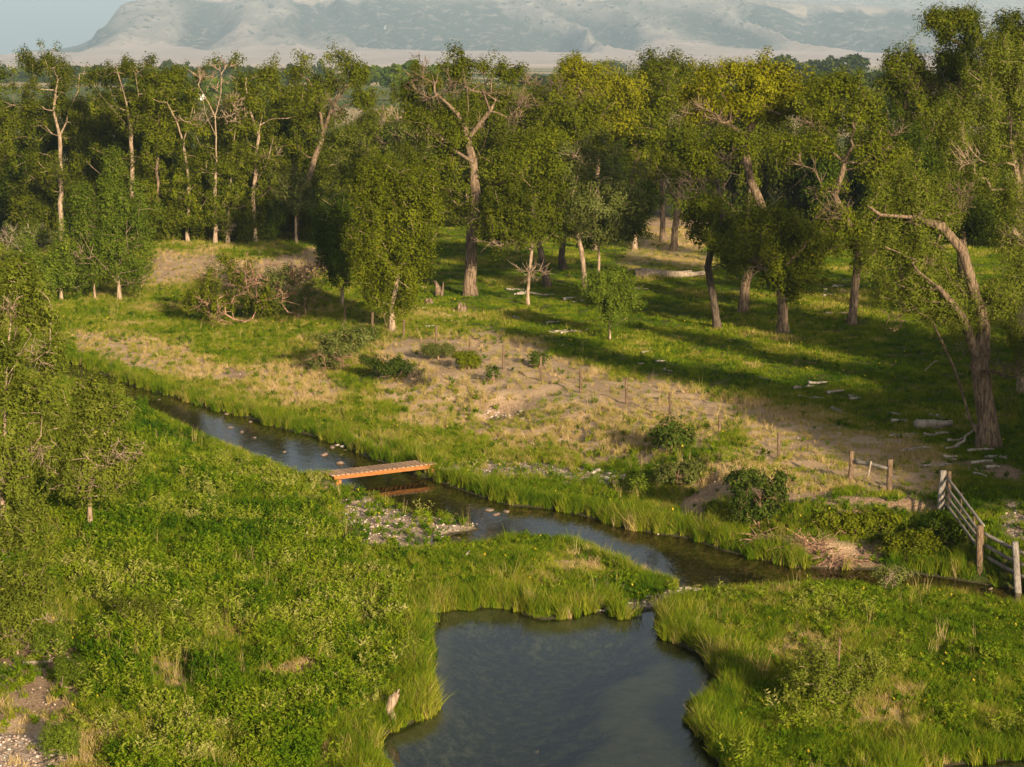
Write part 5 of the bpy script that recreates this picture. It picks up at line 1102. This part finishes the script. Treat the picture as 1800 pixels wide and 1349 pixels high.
def stump(label, base, r, h, seed, mat='bark_brown'):
    rg = np.random.default_rng(seed); g = G(*base); parts = []
    for i in range(9):
        a_ = rg.random() * 6.283; o_ = np.array([math.cos(a_), math.sin(a_), 0]) * r * rg.random(); hh = h * (.45 + .7 * rg.random()); ln = rg.normal(0, .18, 2)
        z = np.linspace(-.15, hh, 5); pts = o_ + np.stack([ln[0] * z, ln[1] * z, z], -1); parts.append(tube_arrays(pts, r * np.array([.62, .5, .42, .30, .05]) * (.5 + .6 * rg.random()), 5))
    V, Q, T_ = join_arrays(parts); o = obj('tree_stump', mesh_from('tree_stump', V, Q, T_), M[mat]); o.location = tuple(g); return tag(o, label, 'stump')
stump('split rotten stump with two pale-tipped prongs in the sunny grass', (810, 553), .38, .75, 1)
stump('splintered stump with upright shards near the great cottonwood', (774, 520), .34, .95, 2)
stump('low crumbled stump left of the two-pronged stump', (755, 534), .34, .35, 3)
# driftwood snag by the pond and the bare stake in the meadow
def snag(name, label, cat, px, r, mat, seed):
    rg = np.random.default_rng(seed); g = G(*px[0]); pts = np.array([g] + [U(a_, b_, g[1]) for a_, b_ in px[1:]]); pts[0, 2] -= .15
    t = np.linspace(0, 1, len(pts)); parts = [tube_arrays(pts - g, np.array(r), 9)]
    for s in range(3):
        d = pts[-1] - pts[-2]; d /= np.linalg.norm(d); d += rg.normal(0, .35, 3); parts.append(tube_arrays(pts[-1] - g - d * .05 + d * np.linspace(0, .16, 3)[:, None], np.array([.05, .03, .008]), 5))
    V, Q, T_ = join_arrays(parts); o = obj(name, mesh_from(name, V, Q, T_, smooth=True), M[mat]); o.location = tuple(g); return tag(o, label, cat)
snag('driftwood_snag', 'bent bleached driftwood snag standing on the pond edge', 'snag', [(690, 1272), (688, 1260), (684, 1246), (691, 1230), (698, 1219)], [.14, .14, .11, .13, .08], 'bark_pale', 5)
snag('dead_stalk', 'pale upright dead mullein stalk rising from the willow clump', 'stalk', [(1473, 1190), (1474, 1168), (1475, 1150), (1476, 1130)], [.02, .03, .035, .012], 'fence_wood', 6)
# root tangle on the cut bank: cut stems splaying out of a root mass
def roots(name, label, px, n, spread, seed, up=1.0):
    rg = np.random.default_rng(seed); g = G(*px); parts = []
    for i in range(n):
        d = np.array([rg.normal(-.15, .8), -abs(rg.normal(.25, .3)), rg.normal(.25 * up, .45)]); d /= np.linalg.norm(d); L = spread * (.4 + .8 * rg.random())
        t = np.linspace(0, 1, 6)[:, None]; pts = rg.normal(0, .22, 3) * np.array([1.4, .3, .6]) + d * L * t + np.array([0, 0, -.35]) * t * t * rg.random() * L
        parts.append(tube_arrays(pts, (.007 + .013 * rg.random()) * np.linspace(1, .55, 6), 5))
    V, Q, T_ = join_arrays(parts); o = obj(name, mesh_from(name, V, Q, T_, smooth=True), M['dead_red']); o.location = tuple(g + np.array([0, -.1, .1])); return tag(o, label, 'roots')
roots('root_tangle', 'tangle of cut reddish stems and roots jutting from the creek bank', (1425, 968), 110, .85, 31, 1.5)
roots('root_tangle', 'exposed pale roots hanging under the big dark rose bush', (1345, 952), 60, .6, 32, .2)
roots('root_tangle', 'mat of fine roots trailing along the cut bank above the water', (1480, 992), 70, .7, 33, -.2)

# ------------------------------------------------------------------ rocks
nr2 = NT('river_rock'); oi = nr2.n('ShaderNodeObjectInfo'); geo = nr2.n('ShaderNodeNewGeometry')
f_ = nr2.noise(geo.outputs['Position'], 9, 5, .6)
rc = nr2.mix(nr2.rng(f_, .35, .65), nr2.ramp(oi.outputs['Random'], [(0, (.26, .18, .13)), (.5, (.42, .33, .27)), (1, (.60, .54, .49))]), (.46, .38, .31))
M['rock'] = nr2.done(nr2.principled(rc, .85, .2, nr2.bump(f_, .5, .02)))
nr3 = NT('wet_rock'); M['wet_rock'] = nr3.done(nr3.principled((.17, .115, .08), .45, .4))
rgr = np.random.default_rng(55)
RM = [stone_mesh('rock', M['rock'], rgr, 2) for _ in range(5)]
WM = [stone_mesh('rock', M['wet_rock'], rgr, 2) for _ in range(3)]
def rock(px, py, s, label, grp, z=None):
    g = G(px, py) if z is None else P(px, py, z)
    o = obj('rock', RM[int(rgr.integers(5))] if z is None else WM[int(rgr.integers(3))]); o.location = tuple(g); o.scale = (s, s, s * .8); o.rotation_euler = (rgr.normal(0, .2), rgr.normal(0, .2), rgr.random() * 6.28); tag(o, label, 'rock', grp)
for p in ((352, 706, .12), (398, 728, .16), (405, 752, .15), (440, 742, .13), (425, 760, .14), (447, 770, .12), (570, 800, .2), (584, 787, .18), (597, 815, .24), (280, 703, .1), (500, 795, .12), (860, 897, .2), (872, 905, .18), (890, 900, .15), (1740, 1036, .12)):
    rock(p[0], p[1], p[2], 'wet brown rock breaking the surface of the creek', 'rocks in the creek', 0.0)
for i in range(34):
    t = rgr.random(); rock(1062 + 175 * t + rgr.normal(0, 8), 1068 - 36 * t + rgr.normal(0, 5), .05 + .07 * rgr.random(), 'pale round stone in the stony gap linking creek and pond', 'stones at the pond inlet')
for i in range(26):
    rock(1040 + 55 * rgr.random(), 828 + 24 * rgr.random(), .08 + .12 * rgr.random(), 'tan rock in the rubble above the sedge strip', 'rubble rocks above the sedge')
for i in range(30):
    rock(600 + 230 * rgr.random(), 900 + 55 * rgr.random(), .05 + .05 * rgr.random(), 'pinkish cobble on the gravel bar below the footbridge', 'cobbles on the gravel bar')
for i in range(14):
    rock(590 + 110 * rgr.random(), 772 + 30 * rgr.random(), .06 + .07 * rgr.random(), 'pale cobble along the bank upstream of the footbridge', 'cobbles upstream of the footbridge')
for i in range(16):
    rock(845 + 75 * rgr.random(), 722 + 16 * rgr.random(), .06 + .08 * rgr.random(), 'clod of tan earth in the eroded hollow on the slope', 'clods in the hollow')
rock(1188, 1328, .16, 'rounded boulder just under the pond surface', None, -.25); rock(942, 1322, .11, 'small submerged stone in the pond', None, -.25)

# ------------------------------------------------------------------ far farmland: house and tree belts
nh = NT('white_siding'); M['siding'] = nh.done(nh.principled((.78, .78, .76), .7)); nh = NT('blue_grey_roof'); M['roof'] = nh.done(nh.principled((.22, .28, .36), .6)); nh = NT('dark_pane'); M['pane'] = nh.done(nh.principled((.03, .04, .05), .2))
def house(px, py, w, d, h, label):
    g = P(px, py, 0.0); r = empty('farmhouse', tuple(g)); tag(r, label, 'house')
    me = box_arrays(w, d, h, .02); o = obj('wall', me, M['siding'], r); o.location = (0, 0, h / 2)
    rh = h * .55; V = np.array([(-w / 2 - .3, -d / 2 - .3, h - .02), (w / 2 + .3, -d / 2 - .3, h - .02), (w / 2 + .3, d / 2 + .3, h - .02), (-w / 2 - .3, d / 2 + .3, h - .02), (-w / 2 - .3, 0, h + rh), (w / 2 + .3, 0, h + rh)])
    obj('roof', mesh_from('roof', V, np.array([(0, 1, 5, 4), (2, 3, 4, 5), (3, 2, 1, 0)]), np.array([(1, 2, 5), (3, 0, 4)])), M['roof'], r)
    for s in (-.25, .25):
        o = obj('window', box_arrays(1.1, .06, 1.2, .01), M['pane'], r); o.location = (s * w, -d / 2 - .01, h * .55)
house(343, 176, 8, 6, 2.6, 'small white farmhouse glimpsed through a gap in the left grove')
def belt(label, spec, leaf, seed, size=.9):
    rg = np.random.default_rng(seed); C = []; R = []
    for px, py, top, w, dist in spec:
        g = U(px, py, dist); g[2] = 0; m = dist / F; hgt = (P(px, py, 0)[2] if 0 else 0)
        for i in range(26):
            v = rg.normal(size=3); v /= np.linalg.norm(v); v *= rg.random() ** .4
            c = U(px + v[0] * w, (py + top) / 2 + v[2] * (py - top) / 2, dist); c[1] += v[1] * w * m; c[2] = max(c[2], 1.0); C.append(c); R.append(1.9 * dist / 900)
    C = np.array(C); R = np.array(R); o = obj('distant_woods', leaf_mesh('distant_woods', C, R, 40, size, rg), M[leaf]); return tag(o, label, 'woods', kind='stuff')
rg_ = np.random.default_rng(12)
def row(x0, x1, n_, y, top, dist, w=22): return [(x0 + (x1 - x0) * (i + .5) / n_ + rg_.normal(0, 6), y, top + rg_.normal(0, 4), w * (.8 + .5 * rg_.random()), dist * (1 + .05 * rg_.normal())) for i in range(n_)]
belt('blue-hazed clump of trees on the plain above the yellow-topped cottonwood', row(1335, 1520, 9, 135, 104, 1100) + row(1500, 1600, 4, 150, 128, 900), 'leaf_shade', 1)
belt('distant hazy tree belt showing through the gap beside the great cottonwood', row(640, 790, 7, 150, 116, 800) + row(1030, 1100, 4, 126, 114, 2000, 14), 'leaf_shade', 2)
belt('faint distant tree line behind the left grove', row(-60, 560, 22, 150, 116, 1300, 24) + row(220, 480, 8, 175, 130, 700, 26), 'leaf_shade', 3, 1.0)
belt('far tree line crossing the plain behind the right grove', row(900, 1900, 26, 152, 132, 800, 26), 'leaf_shade', 4)

# ------------------------------------------------------------------ haze
bm = bmesh.new(); bmesh.ops.create_cube(bm, size=1)
for v in bm.verts: v.co = Vector((v.co.x * 30000, 5500 + v.co.y * 25000, -12 + (v.co.z + .5) * 912))
hm = bpy.data.meshes.new('haze'); bm.to_mesh(hm); bm.free()
n = NT('haze_air'); pv = n.n('ShaderNodeVolumePrincipled'); pv.inputs['Color'].default_value = (.57, .77, .97, 1); pv.inputs['Density'].default_value = .000085; pv.inputs['Anisotropy'].default_value = 0.0
n.l(pv.outputs[0], n.out.inputs['Volume']); hz = obj('haze', hm, n.m); tag(hz, 'thin pale smoke haze lying over the whole valley', 'haze', kind='stuff')
